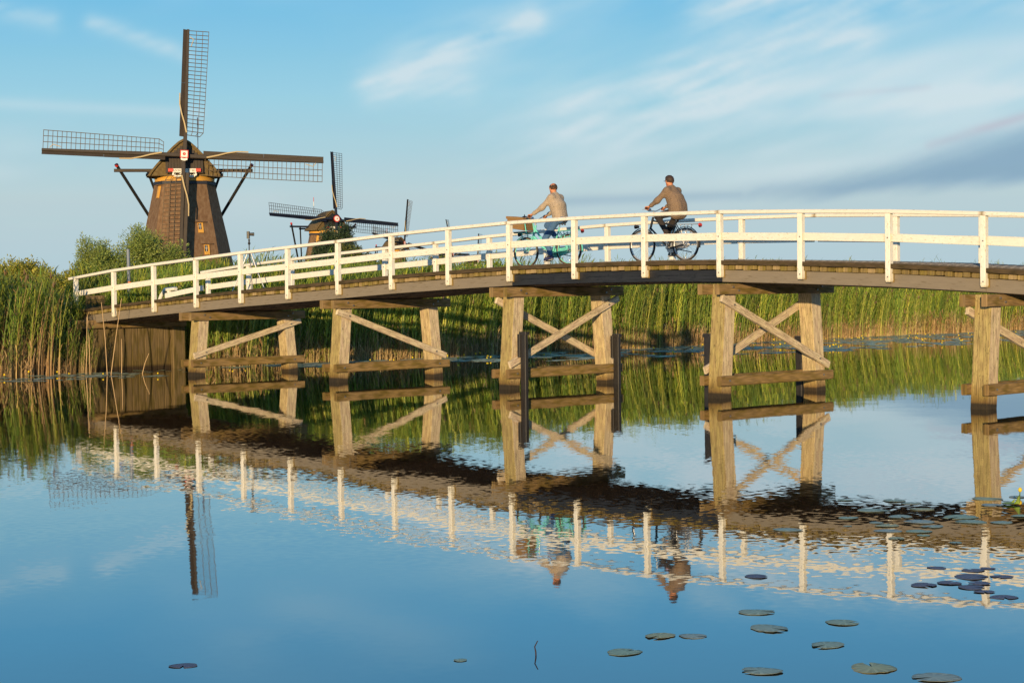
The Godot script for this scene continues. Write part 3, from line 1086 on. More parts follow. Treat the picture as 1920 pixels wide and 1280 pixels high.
	b.bar(Vector3(-7.35, 12.72, -0.6), Vector3(7.2, 12.72, -0.6), 0.3, 0.34, Vector3.UP, 0.03)
	bput("cross_beam", b, M.mill_wood if not s.navy else M.mill_navy, o)
	b = MB.new()
	b.bar(Vector3(-4.1, 12.4, -2.9), Vector3(4.1, 12.4, -2.9), 0.28, 0.3, Vector3.UP, 0.03)
	bput("cross_beam", b, M.mill_wood if not s.navy else M.mill_navy, o)
	for sx in [-1.0, 1.0]:
		b = MB.new()
		b.tube([Vector3(sx * 7.05, 13.25, -0.6), Vector3(sx * 0.5, 2.6, -8.6)], 0.17, 0.17, 7)
		var st := bput("tail_strut", b, M.mill_black, o)
		b = MB.new()
		b.tube([Vector3(sx * 7.12, 13.36, -0.52), Vector3(sx * 7.03, 13.2, -0.64)], 0.21, 0.21, 7)
		bput("red_tip", b, M.red, st)
		b = MB.new()
		b.tube([Vector3(sx * 3.9, 12.8, -2.9), Vector3(sx * 0.4, 3.0, -8.6)], 0.14, 0.14, 7)
		bput("tail_strut", b, M.mill_black, o)
	b = MB.new()
	b.bar(Vector3(0, 12.6, -3.4), Vector3(0, 1.6, -8.9), 0.4, 0.4, Vector3.BACK, 0.04)
	bput("tail_pole", b, M.mill_wood, o)
	b = MB.new()
	b.torus(Vector3(0, 2.2, -8.75), 1.2, 0.06, 20, 6)
	for i in 6:
		var d := Vector3(cos(TAU * i / 6), sin(TAU * i / 6), 0)
		b.bar(Vector3(0, 2.2, -8.75), Vector3(0, 2.2, -8.75) + d * 1.45, 0.08, 0.08, Vector3.BACK)
	bput("winding_wheel", b, M.mill_wood, o)
	# striped pole on the cap
	var pole: Node = null
	for k in 4:
		b = MB.new()
		b.tube([Vector3(1.45 if s.yaw < 10.0 else -1.8, 15.0 + k * 0.85, -1.2), Vector3(1.45 if s.yaw < 10.0 else -1.8, 15.85 + k * 0.85, -1.2)], 0.055, 0.05, 6)
		if k == 0: pole = bput("flag_pole", b, M.steel, o)
		else: bput("pole_band", b, [M.steel, M.steel, M.sign_white, M.red][k], pole)
	# windows
	var wins := [[1.56, 6.47], [2.17, 4.17], [-2.66, 10.3], [-3.95, 3.1]]
	for w in wins:
		var t := facet_at(w[0], w[1])
		b = MB.new()
		var sz := Vector2(0.50, 0.98) if w[0] > 0 else (Vector2(0.42, 1.2) if w[1] > 5.0 else Vector2(0.6, 0.9))
		b.box(Vector3(0, 0, 0.0), Vector3(sz.x + 0.08, sz.y + 0.08, 0.26), 0.02)
		var fr2 := bput("window", b, M.ochre, o)
		fr2.transform = t
		b = MB.new()
		var side := 0.0 if w[0] < 0 else -0.12
		if w[0] > 0 or w[1] < 5.0:
			b.box(Vector3(side, sz.y * 0.14, 0.145), Vector3(sz.x * 0.62, sz.y * 0.66, 0.03))
			bput("pane", b, M.glass_dark, fr2)
			b = MB.new()
			b.box(Vector3(side, sz.y * 0.14, 0.165), Vector3(sz.x * 0.6, 0.035, 0.03))
			b.box(Vector3(side, sz.y * 0.14, 0.168), Vector3(0.035, sz.y * 0.64, 0.03))
			bput("glazing_bar", b, M.sign_white, fr2)
		b = MB.new()
		b.box(Vector3(0, sz.y / 2 + 0.12, 0.10), Vector3(sz.x + 0.7, 0.09, 0.42), 0.02)
		bput("drip_board", b, M.thatch, fr2)
	# windshaft and sails, leaning back a little
	var axis := Basis(Vector3.RIGHT, deg_to_rad(-s.lean))
	var hub := Vector3(0, 14.0, 4.0)
	b = MB.new()
	b.bar(hub + axis * Vector3(0, 0, -2.0), hub + axis * Vector3(0, 0, 0.42), 0.66, 0.66, Vector3.UP, 0.08)
	var sh := bput("windshaft", b, M.mill_black, o)
	b = MB.new()
	if s.navy:
		b.tube([hub + axis * Vector3(0, 0, 0.36), hub + axis * Vector3(0, 0, 0.5)], 0.66, 0.66, 16)
	else:
		b.box(Vector3.ZERO, Vector3(0.84, 0.84, 0.1), 0.02)
	var hp := bput("hub_plate", b, M.red, sh)
	if not s.navy: hp.transform = Transform3D(axis * Basis(Vector3.BACK, s.spin), hub + axis * Vector3(0, 0, 0.46))
	b = MB.new()
	if s.navy:
		b.tube([hub + axis * Vector3(0, 0, 0.48), hub + axis * Vector3(0, 0, 0.54)], 0.52, 0.5, 16)
		bput("hub_ring", b, M.sign_white, sh)
		b = MB.new()
		b.ball(hub + axis * Vector3(0.05, 0, 0.55), Vector3(0.13, 0.13, 0.06), 8, 6)
		bput("hub_flower", b, M.red, sh)
	else:
		var face := Transform3D(axis * Basis(Vector3.BACK, s.spin), hub)
		b.box(Vector3(0, 0, 0.5), Vector3(0.66, 0.66, 0.07), 0.01)
		bput("hub_ring", b, M.sign_white, sh).transform = face
		b = MB.new()
		for i in 8:
			b.ball(Vector3(cos(TAU * i / 8) * 0.10, sin(TAU * i / 8) * 0.10, 0.55), Vector3(0.07, 0.07, 0.03), 8, 5)
		bput("hub_flower", b, M.red, sh).transform = face
		b = MB.new()
		for i in 5:
			b.ball(Vector3(-0.26 + i * 0.13, -0.52 - 0.07 * sin(i / 4.0 * PI), 0.47), Vector3(0.10, 0.15, 0.04), 8, 5)
		bput("hub_apron", b, M.sign_white, sh).transform = face
	for q in 4:
		sail(o, s, q, Transform3D(axis * Basis(Vector3.BACK, s.spin + q * PI / 2), hub + axis * Vector3(0, 0, 0.18 if q % 2 == 0 else -0.2)), dark)


func sail(o: Node3D, s: Dictionary, q: int, t: Transform3D, dark: StandardMaterial3D) -> void:
	var R: float = s.rv if q % 2 == 0 else s.rh
	var b := MB.new()
	b.off = Vector2(q * 0.37, q * 1.3)
	b.bar(Vector3(0.05, 0.0, 0), Vector3(0.17, R, 0), 0.40, 0.42, Vector3.BACK, 0.03, [[0.0, 1.0, Color.WHITE], [0.3, 0.95, Color.WHITE], [1.0, 0.62, Color(1.5, 1.4, 1.3) if not s.navy else Color.WHITE]])
	var sl := bput("sail", b, dark, o)
	sl.transform = t
	# board on the leading side, in two lengths
	for k in 2:
		b = MB.new()
		b.off = Vector2(k * 0.7, q)
		var y0 := 1.95 + k * (R - 1.95) * 0.5
		var y1 := y0 + (R - 1.95) * 0.5 - 0.01
		var x0 := lerpf(-0.33, -0.13, k * 0.5)
		var x1 := lerpf(-0.33, -0.13, k * 0.5 + 0.5)
		b.bar(Vector3(x0, y0, -0.06 + 0.14), Vector3(x1, y1, -0.06 + 0.10), 0.46, 0.045, Vector3(0.35, 0, 1), 0.01)
		bput("leading_board", b, dark, sl)
	# lattice: cross bars, twisted more near the hub, and three long laths
	var n := 27
	var lm: StandardMaterial3D = M.lath if not s.navy and s.fine else M.lath_dark
	var all := MB.new()
	var tip := []
	for j in 4: tip.append([])
	var one := MB.new()
	one.bar(Vector3(0, 0, 0), Vector3(1.0, 0, 0), 0.07, 0.055, Vector3.UP)
	var om := one.mesh()
	for i in n:
		var f := float(i) / (n - 1)
		var y := lerpf(2.15, R - 0.12, f)
		var tw := deg_to_rad(lerpf(20.0, 4.0, f))
		var xs := lerpf(0.15, 0.30, f)
		var L := lerpf(1.88, 2.05, f) - (0.35 if i == 0 else 0.0)
		var dir := Vector3(cos(tw), 0, -sin(tw))
		for j in 3:
			tip[j].append(Vector3(xs, y, 0) + dir * L * [0.36, 0.68, 0.985][j])
		if s.fine:
			var bar := part("sail_bar", om, lm, sl)
			bar.transform = Transform3D(Basis(Vector3.UP, tw) * Basis.from_scale(Vector3(L, 1, 1)), Vector3(xs, y, 0))
		else:
			all.bar(Vector3(xs, y, 0), Vector3(xs, y, 0) + dir * L, 0.07, 0.055, Vector3.UP)
	for j in 3:
		var lb := MB.new()
		for i in n - 1:
			if (i + 1) % 5 == 0 or i == n - 2 or i % 5 == 0:
				pass
			lb.bar(tip[j][i], tip[j][i + 1], 0.055, 0.055, Vector3.BACK)
		bput("long_lath", lb, lm, sl)
	if not s.fine:
		bput("lattice", all, lm, sl).set_meta("kind", "stuff")
	# furled cloth, roped along the stock
	b = MB.new()
	b.tube([Vector3(-0.56, 6.6, 0.2), Vector3(-0.55, 5.4, 0.26), Vector3(-0.35, 4.4, 0.32), Vector3(-0.05, 3.4, 0.33), Vector3(0.2, 2.3, 0.3)], 0.07, 0.10, 6)
	bput("furled_cloth", b, M.canvas, sl)
	b = MB.new()
	b.tube([Vector3(0.36, R - 0.8, 0.12), Vector3(0.75, R - 1.1, 0.10), Vector3(0.5, R - 1.9, 0.14)], 0.045, 0.045, 5)
	bput("rope", b, M.canvas, sl)


# ---------------------------------------------------------------- reeds and bushes
func blade(b: MB, p: Vector3, d: Vector3, side: Vector3, L: float, w: float, droop: float, c0: Color, c1: Color) -> void:     # a narrow leaf that bends over
	var q := p + d * L * 0.45
	var r := p + d * L * 0.85 + Vector3(0, -droop * L, 0)
	b.ctri(p - side * w * 0.35, p + side * w * 0.35, q + side * w * 0.5, c0, c0, c0.lerp(c1, 0.5))
	b.ctri(p - side * w * 0.35, q + side * w * 0.5, q - side * w * 0.5, c0, c0.lerp(c1, 0.5), c0.lerp(c1, 0.5))
	b.ctri(q - side * w * 0.5, q + side * w * 0.5, r, c0.lerp(c1, 0.5), c0.lerp(c1, 0.5), c1)


func reed_clump(stalks: int, h0: float, h1: float, dry: float, leafy: float, wind: Vector3, spread := 0.28, base_tan := 0.35) -> ArrayMesh:
	var b := MB.new()
	for i in stalks:
		var a := rng.randf() * TAU
		var p := Vector3(cos(a), 0, sin(a)) * spread * sqrt(rng.randf())
		p.y = -0.15
		var h := rng.randf_range(h0, h1)
		var lean := Vector3(rng.randf_range(-0.10, 0.10), 0, rng.randf_range(-0.10, 0.10)) + wind * rng.randf_range(0.3, 1.2)
		var is_dry := rng.randf() < dry
		var hue := rng.randf()
		var green := Color(0.115, 0.205, 0.028).lerp(Color(0.35, 0.36, 0.055), hue * hue) * rng.randf_range(0.8, 1.2)
		var tan_ := Color(0.50, 0.36, 0.19).lerp(Color(0.36, 0.23, 0.11), rng.randf()) * rng.randf_range(0.75, 1.15)
		var face := rng.randf() * PI
		var side := Vector3(cos(face), 0, sin(face))
		if is_dry: h *= rng.randf_range(0.7, 1.0)
		var pts := []
		for k in 5:
			var t := k / 4.0
			pts.append(p + Vector3(0, h * t, 0) + lean * h * t * t * 0.35)
		var wst := rng.randf_range(0.010, 0.017)
		for k in 4:
			var c0: Color = tan_ if is_dry or k / 4.0 < base_tan else tan_.lerp(green, 0.75)
			var c1: Color = tan_ if is_dry or (k + 1) / 4.0 < base_tan else green
			var s0 := side * wst * (1.0 - 0.16 * k)
			var s1 := side * wst * (1.0 - 0.16 * (k + 1))
			b.ctri(pts[k] - s0, pts[k] + s0, pts[k + 1] + s1, c0, c0, c1)
			b.ctri(pts[k] - s0, pts[k + 1] + s1, pts[k + 1] - s1, c0, c1, c1)
		var leaves := int((4 if is_dry else 13) * leafy)
		for j in leaves:
			var t := lerpf(0.28 if not is_dry else 0.1, 0.99, pow((j + rng.randf()) / leaves, 0.8))
			var f := t * 4.0
			var k := mini(int(f), 3)
			var at: Vector3 = pts[k].lerp(pts[k + 1], f - k)
			var ang := rng.randf() * TAU
			var out := (Vector3(cos(ang), 0, sin(ang)) * 0.75 + wind * 0.9).normalized()
			var upk := rng.randf_range(0.7, 1.9)
			var d := (out + Vector3.UP * upk).normalized()
			var L := rng.randf_range(0.32, 0.62) * (0.8 if is_dry else 1.0)
			var sd := d.cross(Vector3.UP).normalized()
			var dead := t < base_tan + 0.08 and rng.randf() < 0.6
			var c0 := tan_ if is_dry or dead else green
			var c1 := (tan_ if is_dry or dead else green.lerp(Color(0.24, 0.26, 0.06), rng.randf() * 0.5))
			blade(b, at, d, sd, L, rng.randf_range(0.018, 0.034), rng.randf_range(0.02, 0.3), c0, c1)
		if rng.randf() < 0.04 and not is_dry:
			var top: Vector3 = pts[4]
			for j in 5:
				var d := (Vector3(rng.randf_range(-0.5, 0.5), 1.2, rng.randf_range(-0.5, 0.5)) + wind).normalized()
				blade(b, top, d, d.cross(Vector3.UP).normalized(), 0.28, 0.04, 0.1, Color(0.16, 0.10, 0.06), Color(0.22, 0.15, 0.09))
	return b.mesh()


func scatter(called: String, label: String, category: String, meshes: Array, spots: Array, parent: Node = null, m: Material = null) -> Node3D:     # spots: [Transform3D, Color]; one object for what nobody could count
	var o := Node3D.new()
	o.name = numbered(called) if parent == null else called
	if parent == null: add_child(o)
	else: parent.add_child(o, true)
	tag(o, label, category, "", "stuff")
	var lots := []
	for i in meshes.size(): lots.append([])
	for k in spots.size(): lots[rng.randi() % meshes.size()].append(spots[k])
	for i in meshes.size():
		if lots[i].is_empty(): continue
		var mm := MultiMesh.new()
		mm.transform_format = MultiMesh.TRANSFORM_3D
		mm.use_colors = true
		mm.mesh = meshes[i]
		mm.instance_count = lots[i].size()
		for k in lots[i].size():
			mm.set_instance_transform(k, lots[i][k][0])
			mm.set_instance_color(k, lots[i][k][1])
		var x := MultiMeshInstance3D.new()
		x.name = "clumps"
		x.multimesh = mm
		x.material_override = m if m else M.reed
		x.set_meta("kind", "stuff")
		o.add_child(x, true)
	return o


func tinted(lo: float, hi: float) -> Color:
	var k := rng.randf_range(lo, hi)
	return Color(k * rng.randf_range(0.93, 1.07), k, k * rng.randf_range(0.85, 1.1))


func upright(p: Vector3, sc: float) -> Transform3D:
	return Transform3D(Basis(Vector3.UP, rng.randf_range(-0.5, 0.5)) * Basis.from_scale(Vector3(sc, sc * rng.randf_range(0.9, 1.1), sc)), p)


func build_reeds() -> void:
	var wind := Vector3(0.42, 0, -0.05)
	var tall := []
	for i in 6: tall.append(reed_clump(11, 2.3, 3.2, 0.16, 1.0, wind, 0.3, 0.22))
	var stalky := []
	for i in 6: stalky.append(reed_clump(13, 2.2, 3.15, 0.38, 0.85, wind, 0.26, 0.42))
	var litter := []
	for i in 4: litter.append(reed_clump(26, 0.35, 1.15, 0.85, 0.7, Vector3(0.2, 0, 0.2), 0.3, 0.9))
	var grass := []
	for i in 4: grass.append(reed_clump(30, 0.5, 1.1, 0.08, 0.5, wind * 0.8, 0.35, 0.0))
	# far bank, from the trestles to beyond the right edge
	var spots := []
	var low := []
	var off := 3.5
	while off < 88.0:
		var s := shore(off)
		var step := 0.20 if off < 45.0 else 0.28
		var a := s + 0.12
		while a > s - 5.0:
			var p := Vector2(a + rng.randf_range(-0.2, 0.2), off + rng.randf_range(-0.2, 0.2))
			var d := s - p.x
			var thin := 0.82 if d < 1.6 else 0.55
			if rng.randf() < thin:
				var y := ground(p.x, p.y)
				var sc := (0.86 if d < 0.5 else 0.98) * rng.randf_range(0.88, 1.08) * lerpf(1.0, 0.80, smoothstep(12.0, 60.0, off))
				sc *= 1.0 - 0.05 * smoothstep(0.8, 4.0, d)
				sc *= 1.0 + 0.10 * sin(off * 0.9) * sin(off * 0.37 + 1.0)
				sc = minf(sc, (3.05 + rng.randf_range(-0.15, 0.25) - y) / 3.0)
				spots.append([upright(place(p.x, p.y, maxf(y, -0.15)), sc), tinted(0.75, 1.65)])
			a -= 0.34 if d < 2.0 else 0.55
		for k in 2:
			var p := Vector2(s + rng.randf_range(-0.25, 0.28), off + rng.randf_range(-0.2, 0.2))
			low.append([upright(place(p.x, p.y, 0.0), rng.randf_range(0.6, 1.0)), tinted(0.8, 1.2)])
		off += step
	scatter("reed_bed", "long bed of tall green reeds along the far bank, seen under the bridge", "reeds", tall, spots)
	scatter("dry_reed_litter", "pale broken reed stubble at the foot of the far reed bed", "reeds", litter, low)
	# near left
	spots = []
	low = []
	off = -1.3
	while off > -11.0:
		var s := shore(off)
		var a := s + 0.22
		while a > s - 4.5:
			var p := Vector2(a + rng.randf_range(-0.16, 0.16), off + rng.randf_range(-0.16, 0.16))
			if rng.randf() < 0.60 + 0.3 * sin(p.y * 3.3 + p.x * 1.7):
				var sc := rng.randf_range(0.86, 1.04) * lerpf(0.78, 1.0, smoothstep(-1.3, -2.3, off))
				sc *= 0.93 if s - p.x < 2.0 else 0.72
				sc *= 1.0 + 0.10 * sin(p.y * 2.6 + 0.6) + 0.06 * sin(p.y * 6.1 + p.x * 2.0)
				spots.append([upright(place(p.x, p.y, maxf(ground(p.x, p.y), -0.15)), sc), tinted(0.85, 1.2)])
			a -= 0.32
		for k in 2:
			low.append([upright(place(s + rng.randf_range(-0.2, 0.3), off + rng.randf_range(-0.2, 0.2)), rng.randf_range(0.5, 0.95)), tinted(0.8, 1.2)])
		off -= 0.24
	for i in 7:
		var p := Vector2(rng.randf_range(1.05, 1.5), rng.randf_range(-1.25, -0.25))
		spots.append([upright(place(p.x, p.y, -0.1), rng.randf_range(0.32, 0.55)), tinted(0.85, 1.2)])
	scatter("reed_clump", "dense clump of tall reeds with tan stalks left of the bridge", "reeds", stalky, spots)
	scatter("reed_stubble", "short dry reed stubble at the water's edge on the left", "reeds", litter, low)
	# grass and low reeds on the bank behind the bridge
	spots = []
	for i in 2600:
		var p := Vector2(rng.randf_range(-26.0, -2.2), rng.randf_range(-9.0, 48.0))
		if p.y > -0.6 and p.y < 3.6 and p.x > -14.0: continue
		spots.append([upright(place(p.x, p.y, ground(p.x, p.y)), rng.randf_range(0.7, 1.35)), tinted(0.7, 1.15)])
	for i in 160:
		var p := Vector2(rng.randf_range(-3.5, 0.4), rng.randf_range(-1.0, -0.15) if i % 2 == 0 else rng.randf_range(3.25, 3.8))
		spots.append([upright(place(p.x, p.y, ground(p.x, p.y)), rng.randf_range(0.5, 0.9)), tinted(0.9, 1.3)])
	scatter("bank_grass", "rough long grass on the bank behind the railing", "grass", grass, spots)
	spots = []
	for i in 2600:
		var p := Vector2(rng.randf_range(-75.0, -4.0), rng.randf_range(3.9, 75.0))
		var q := place(p.x, p.y, ground(p.x, p.y))
		var bearing := q.x / -q.z
		if bearing < -0.185 or bearing > 0.05: continue
		var top := 2.13 + -q.z * lerpf(0.0150, 0.0060, smoothstep(-0.085, -0.03, bearing)) * rng.randf_range(0.8, 1.1)
		spots.append([upright(q, clampf((top - q.y) / 2.9, 0.15, 0.9)), tinted(0.75, 1.1)])
	scatter("meadow_reeds", "band of green reeds and herbs between the canal and the windmills", "reeds", tall, spots)


func leaf_spray(leaves: int, r: float, L: float, w: float, c0: Color, c1: Color) -> ArrayMesh:
	var b := MB.new()
	for i in leaves:
		var z := rng.randf_range(-1.0, 1.0)
		var a := rng.randf() * TAU
		var dir := Vector3(cos(a) * sqrt(1 - z * z), z, sin(a) * sqrt(1 - z * z))
		var p := dir * r * pow(rng.randf(), 0.5)
		var d := (dir + Vector3(rng.randf_range(-0.8, 0.8), rng.randf_range(-0.2, 0.9), rng.randf_range(-0.8, 0.8))).normalized()
		var s := d.cross(Vector3(rng.randf_range(-1, 1), rng.randf_range(-1, 1), rng.randf_range(-1, 1))).normalized()
		var c := c0.lerp(c1, rng.randf()) * rng.randf_range(0.75, 1.25)
		var m := p + d * L * 0.5
		b.ctri(p, m + s * w * 0.5, p + d * L, c, c, c)
		b.ctri(p, p + d * L, m - s * w * 0.5, c, c, c)
	return b.mesh()


func bush(called: String, label: String, category: String, at: Vector3, lobes: Array, sprays: Array, n: int, group := "") -> void:     # lobes: [centre, radii]
	var o := thing(called, label, category, at, 0.0, group)
	var st := MB.new()
	for l in lobes:
		var c: Vector3 = l[0]
		st.tube([Vector3(c.x * 0.25, -0.2, c.z * 0.25), Vector3(c.x * 0.7, c.y * 0.5, c.z * 0.7), c + Vector3(0, l[1].y * 0.5, 0)], 0.06, 0.012, 5)
		for k in 3:
			var a := rng.randf() * TAU
			st.tube([Vector3(c.x * 0.7, c.y * 0.5, c.z * 0.7), c + Vector3(cos(a) * l[1].x * 0.6, rng.randf_range(-0.1, 0.5) * l[1].y, sin(a) * l[1].z * 0.6)], 0.025, 0.006, 4)
	bput("stems", st, M.stem, o)
	var spots := []
	var total := 0.0
	lobes = lobes.duplicate()
	for l in lobes.duplicate():      # shoots that stick out of the rounded crown
		for k in 4:
			var a := rng.randf() * TAU
			var t := rng.randf_range(0.45, 1.0)
			lobes.append([l[0] + Vector3(cos(a) * l[1].x * (1.05 - 0.5 * t), l[1].y * t, sin(a) * l[1].z * (1.05 - 0.5 * t)), Vector3(0.22, 0.42, 0.22) * lerpf(0.6, 1.0, rng.randf()) * sqrt(l[1].x)])
	for l in lobes: total += l[1].x * l[1].y
	for l in lobes:
		var cnt := int(n * l[1].x * l[1].y / total)
		var nz := noise(rng.randi() % 1000, 0.9, 2)
		var k := 0
		var guard := 0
		while k < cnt and guard < cnt * 4:
			guard += 1
			var z := rng.randf_range(-0.75, 1.0)
			var a := rng.randf() * TAU
			var d := Vector3(cos(a) * sqrt(1 - z * z), z, sin(a) * sqrt(1 - z * z))
			var rr := pow(rng.randf(), 0.38) * (1.0 + 0.16 * nz.get_noise_3d(d.x * 3, d.y * 3, d.z * 3) + (0.25 if rng.randf() < 0.08 else 0.0))
			var p: Vector3 = l[0] + d * l[1] * rr
			if nz.get_noise_3dv(p * 2.4) < -0.16: continue      # gaps
			k += 1
			spots.append([Transform3D(Basis(Vector3.UP, rng.randf() * TAU) * Basis(Vector3.RIGHT, rng.randf_range(-0.5, 0.5)) * Basis.from_scale(Vector3.ONE * rng.randf_range(0.7, 1.25)), p), tinted(0.75, 1.25)])
	scatter("crown", "", "", sprays, spots, o, M.leaf)


func build_bushes() -> void:
	var willow := []
	var yellow := []
	var dark := []
	var olive := []
	for i in 4:
		willow.append(leaf_spray(34, 0.26, 0.11, 0.03, Color(0.13, 0.20, 0.045), Color(0.26, 0.30, 0.07)))
		yellow.append(leaf_spray(30, 0.24, 0.10, 0.045, Color(0.17, 0.20, 0.03), Color(0.32, 0.28, 0.045)))
		dark.append(leaf_spray(40, 0.40, 0.2, 0.07, Color(0.022, 0.05, 0.028), Color(0.045, 0.075, 0.035)))
		olive.append(leaf_spray(36, 0.38, 0.18, 0.07, Color(0.06, 0.085, 0.02), Color(0.11, 0.115, 0.025)))
	bush("willow_bush", "tall rounded light green willow bush in front of the large windmill", "bush", Vector3(-14.0, 1.75, -70.0),
		[[Vector3(0.2, 1.35, 0), Vector3(1.25, 1.25, 1.2)], [Vector3(0.15, 1.95, 0.1), Vector3(0.5, 0.65, 0.5)], [Vector3(-1.5, 1.1, 0.2), Vector3(0.75, 1.0, 0.8)], [Vector3(-1.75, 1.75, 0.2), Vector3(0.35, 0.5, 0.35)], [Vector3(1.15, 1.15, 0.2), Vector3(0.75, 0.9, 0.7)], [Vector3(-0.6, 0.9, 0.8), Vector3(1.0, 0.85, 0.8)], [Vector3(0.9, 0.6, 0.9), Vector3(0.9, 0.7, 0.7)]], willow, 1300)
	bush("yellow_bush", "yellowish leafy bush behind the reeds at the left edge", "bush", Vector3(-18.6, 1.8, -67.0),
		[[Vector3(0, 0.6, 0), Vector3(1.1, 0.75, 0.9)], [Vector3(-1.2, 0.75, 0), Vector3(0.8, 0.9, 0.8)], [Vector3(0.5, 1.1, 0), Vector3(0.4, 0.4, 0.4)]], yellow, 380)
	bush("yellow_bush", "yellow-green bush between the left reeds and the willow bush", "bush", Vector3(-16.7, 1.75, -66.0),
		[[Vector3(0, 0.55, 0), Vector3(0.9, 0.75, 0.8)], [Vector3(-0.5, 1.0, 0.1), Vector3(0.4, 0.5, 0.4)]], yellow, 300)
	bush("low_bush", "low sunlit bush behind the left end of the railing", "bush", Vector3(-14.4, 1.7, -61.5),
		[[Vector3(0, 0.45, 0), Vector3(0.9, 0.6, 0.6)], [Vector3(1.1, 0.4, -0.2), Vector3(0.8, 0.55, 0.6)], [Vector3(-0.9, 0.4, 0.1), Vector3(0.7, 0.55, 0.5)]], yellow, 420)
	bush("shade_bush", "dark low bush between the yellow bush and the willow", "bush", Vector3(-16.2, 1.8, -73.0),
		[[Vector3(0, 0.9, 0), Vector3(0.9, 0.9, 0.8)], [Vector3(0.8, 0.7, 0), Vector3(0.8, 0.75, 0.8)]], willow, 350)
	# dark trees before the second mill
	var D := 150.0
	var spec := [
		["narrow_tree", "narrow dark tree at the left foot of the second windmill", -15.2, 4.0, 0.9],
		["narrow_tree", "taller narrow dark tree before the door of the second windmill", -14.55, 5.2, 0.85],
		["narrow_tree", "tallest dark slim tree right of the second windmill's middle", -13.35, 5.4, 0.95],
	]
	for s in spec:
		var h: float = s[3]
		bush(s[0], s[1], "tree", Vector3(s[2], 1.8, -D), [[Vector3(0, h * 0.30, 0), Vector3(s[4] * 1.15, h * 0.34, 1.0)], [Vector3(0.1, h * 0.62, 0), Vector3(s[4] * 0.8, h * 0.30, 0.8)], [Vector3(-0.05, h * 0.86, 0), Vector3(s[4] * 0.42, h * 0.18, 0.4)]], dark, 420, "dark trees before the second windmill")
	bush("round_bush", "broad round bush on the right before the second windmill", "bush", Vector3(-11.9, 1.8, -146.0),
		[[Vector3(-0.4, 1.6, 0), Vector3(1.7, 1.7, 1.6)], [Vector3(-0.9, 2.9, 0), Vector3(0.9, 1.1, 0.9)], [Vector3(1.3, 1.2, 0.2), Vector3(1.3, 1.2, 1.2)]], olive, 700)
	bush("round_bush", "dark broad bush at the left before the second windmill", "bush", Vector3(-15.0, 1.8, -142.0),
		[[Vector3(0, 1.3, 0), Vector3(1.8, 1.4, 1.4)], [Vector3(1.4, 1.5, 0), Vector3(1.3, 1.5, 1.3)]], dark, 600)


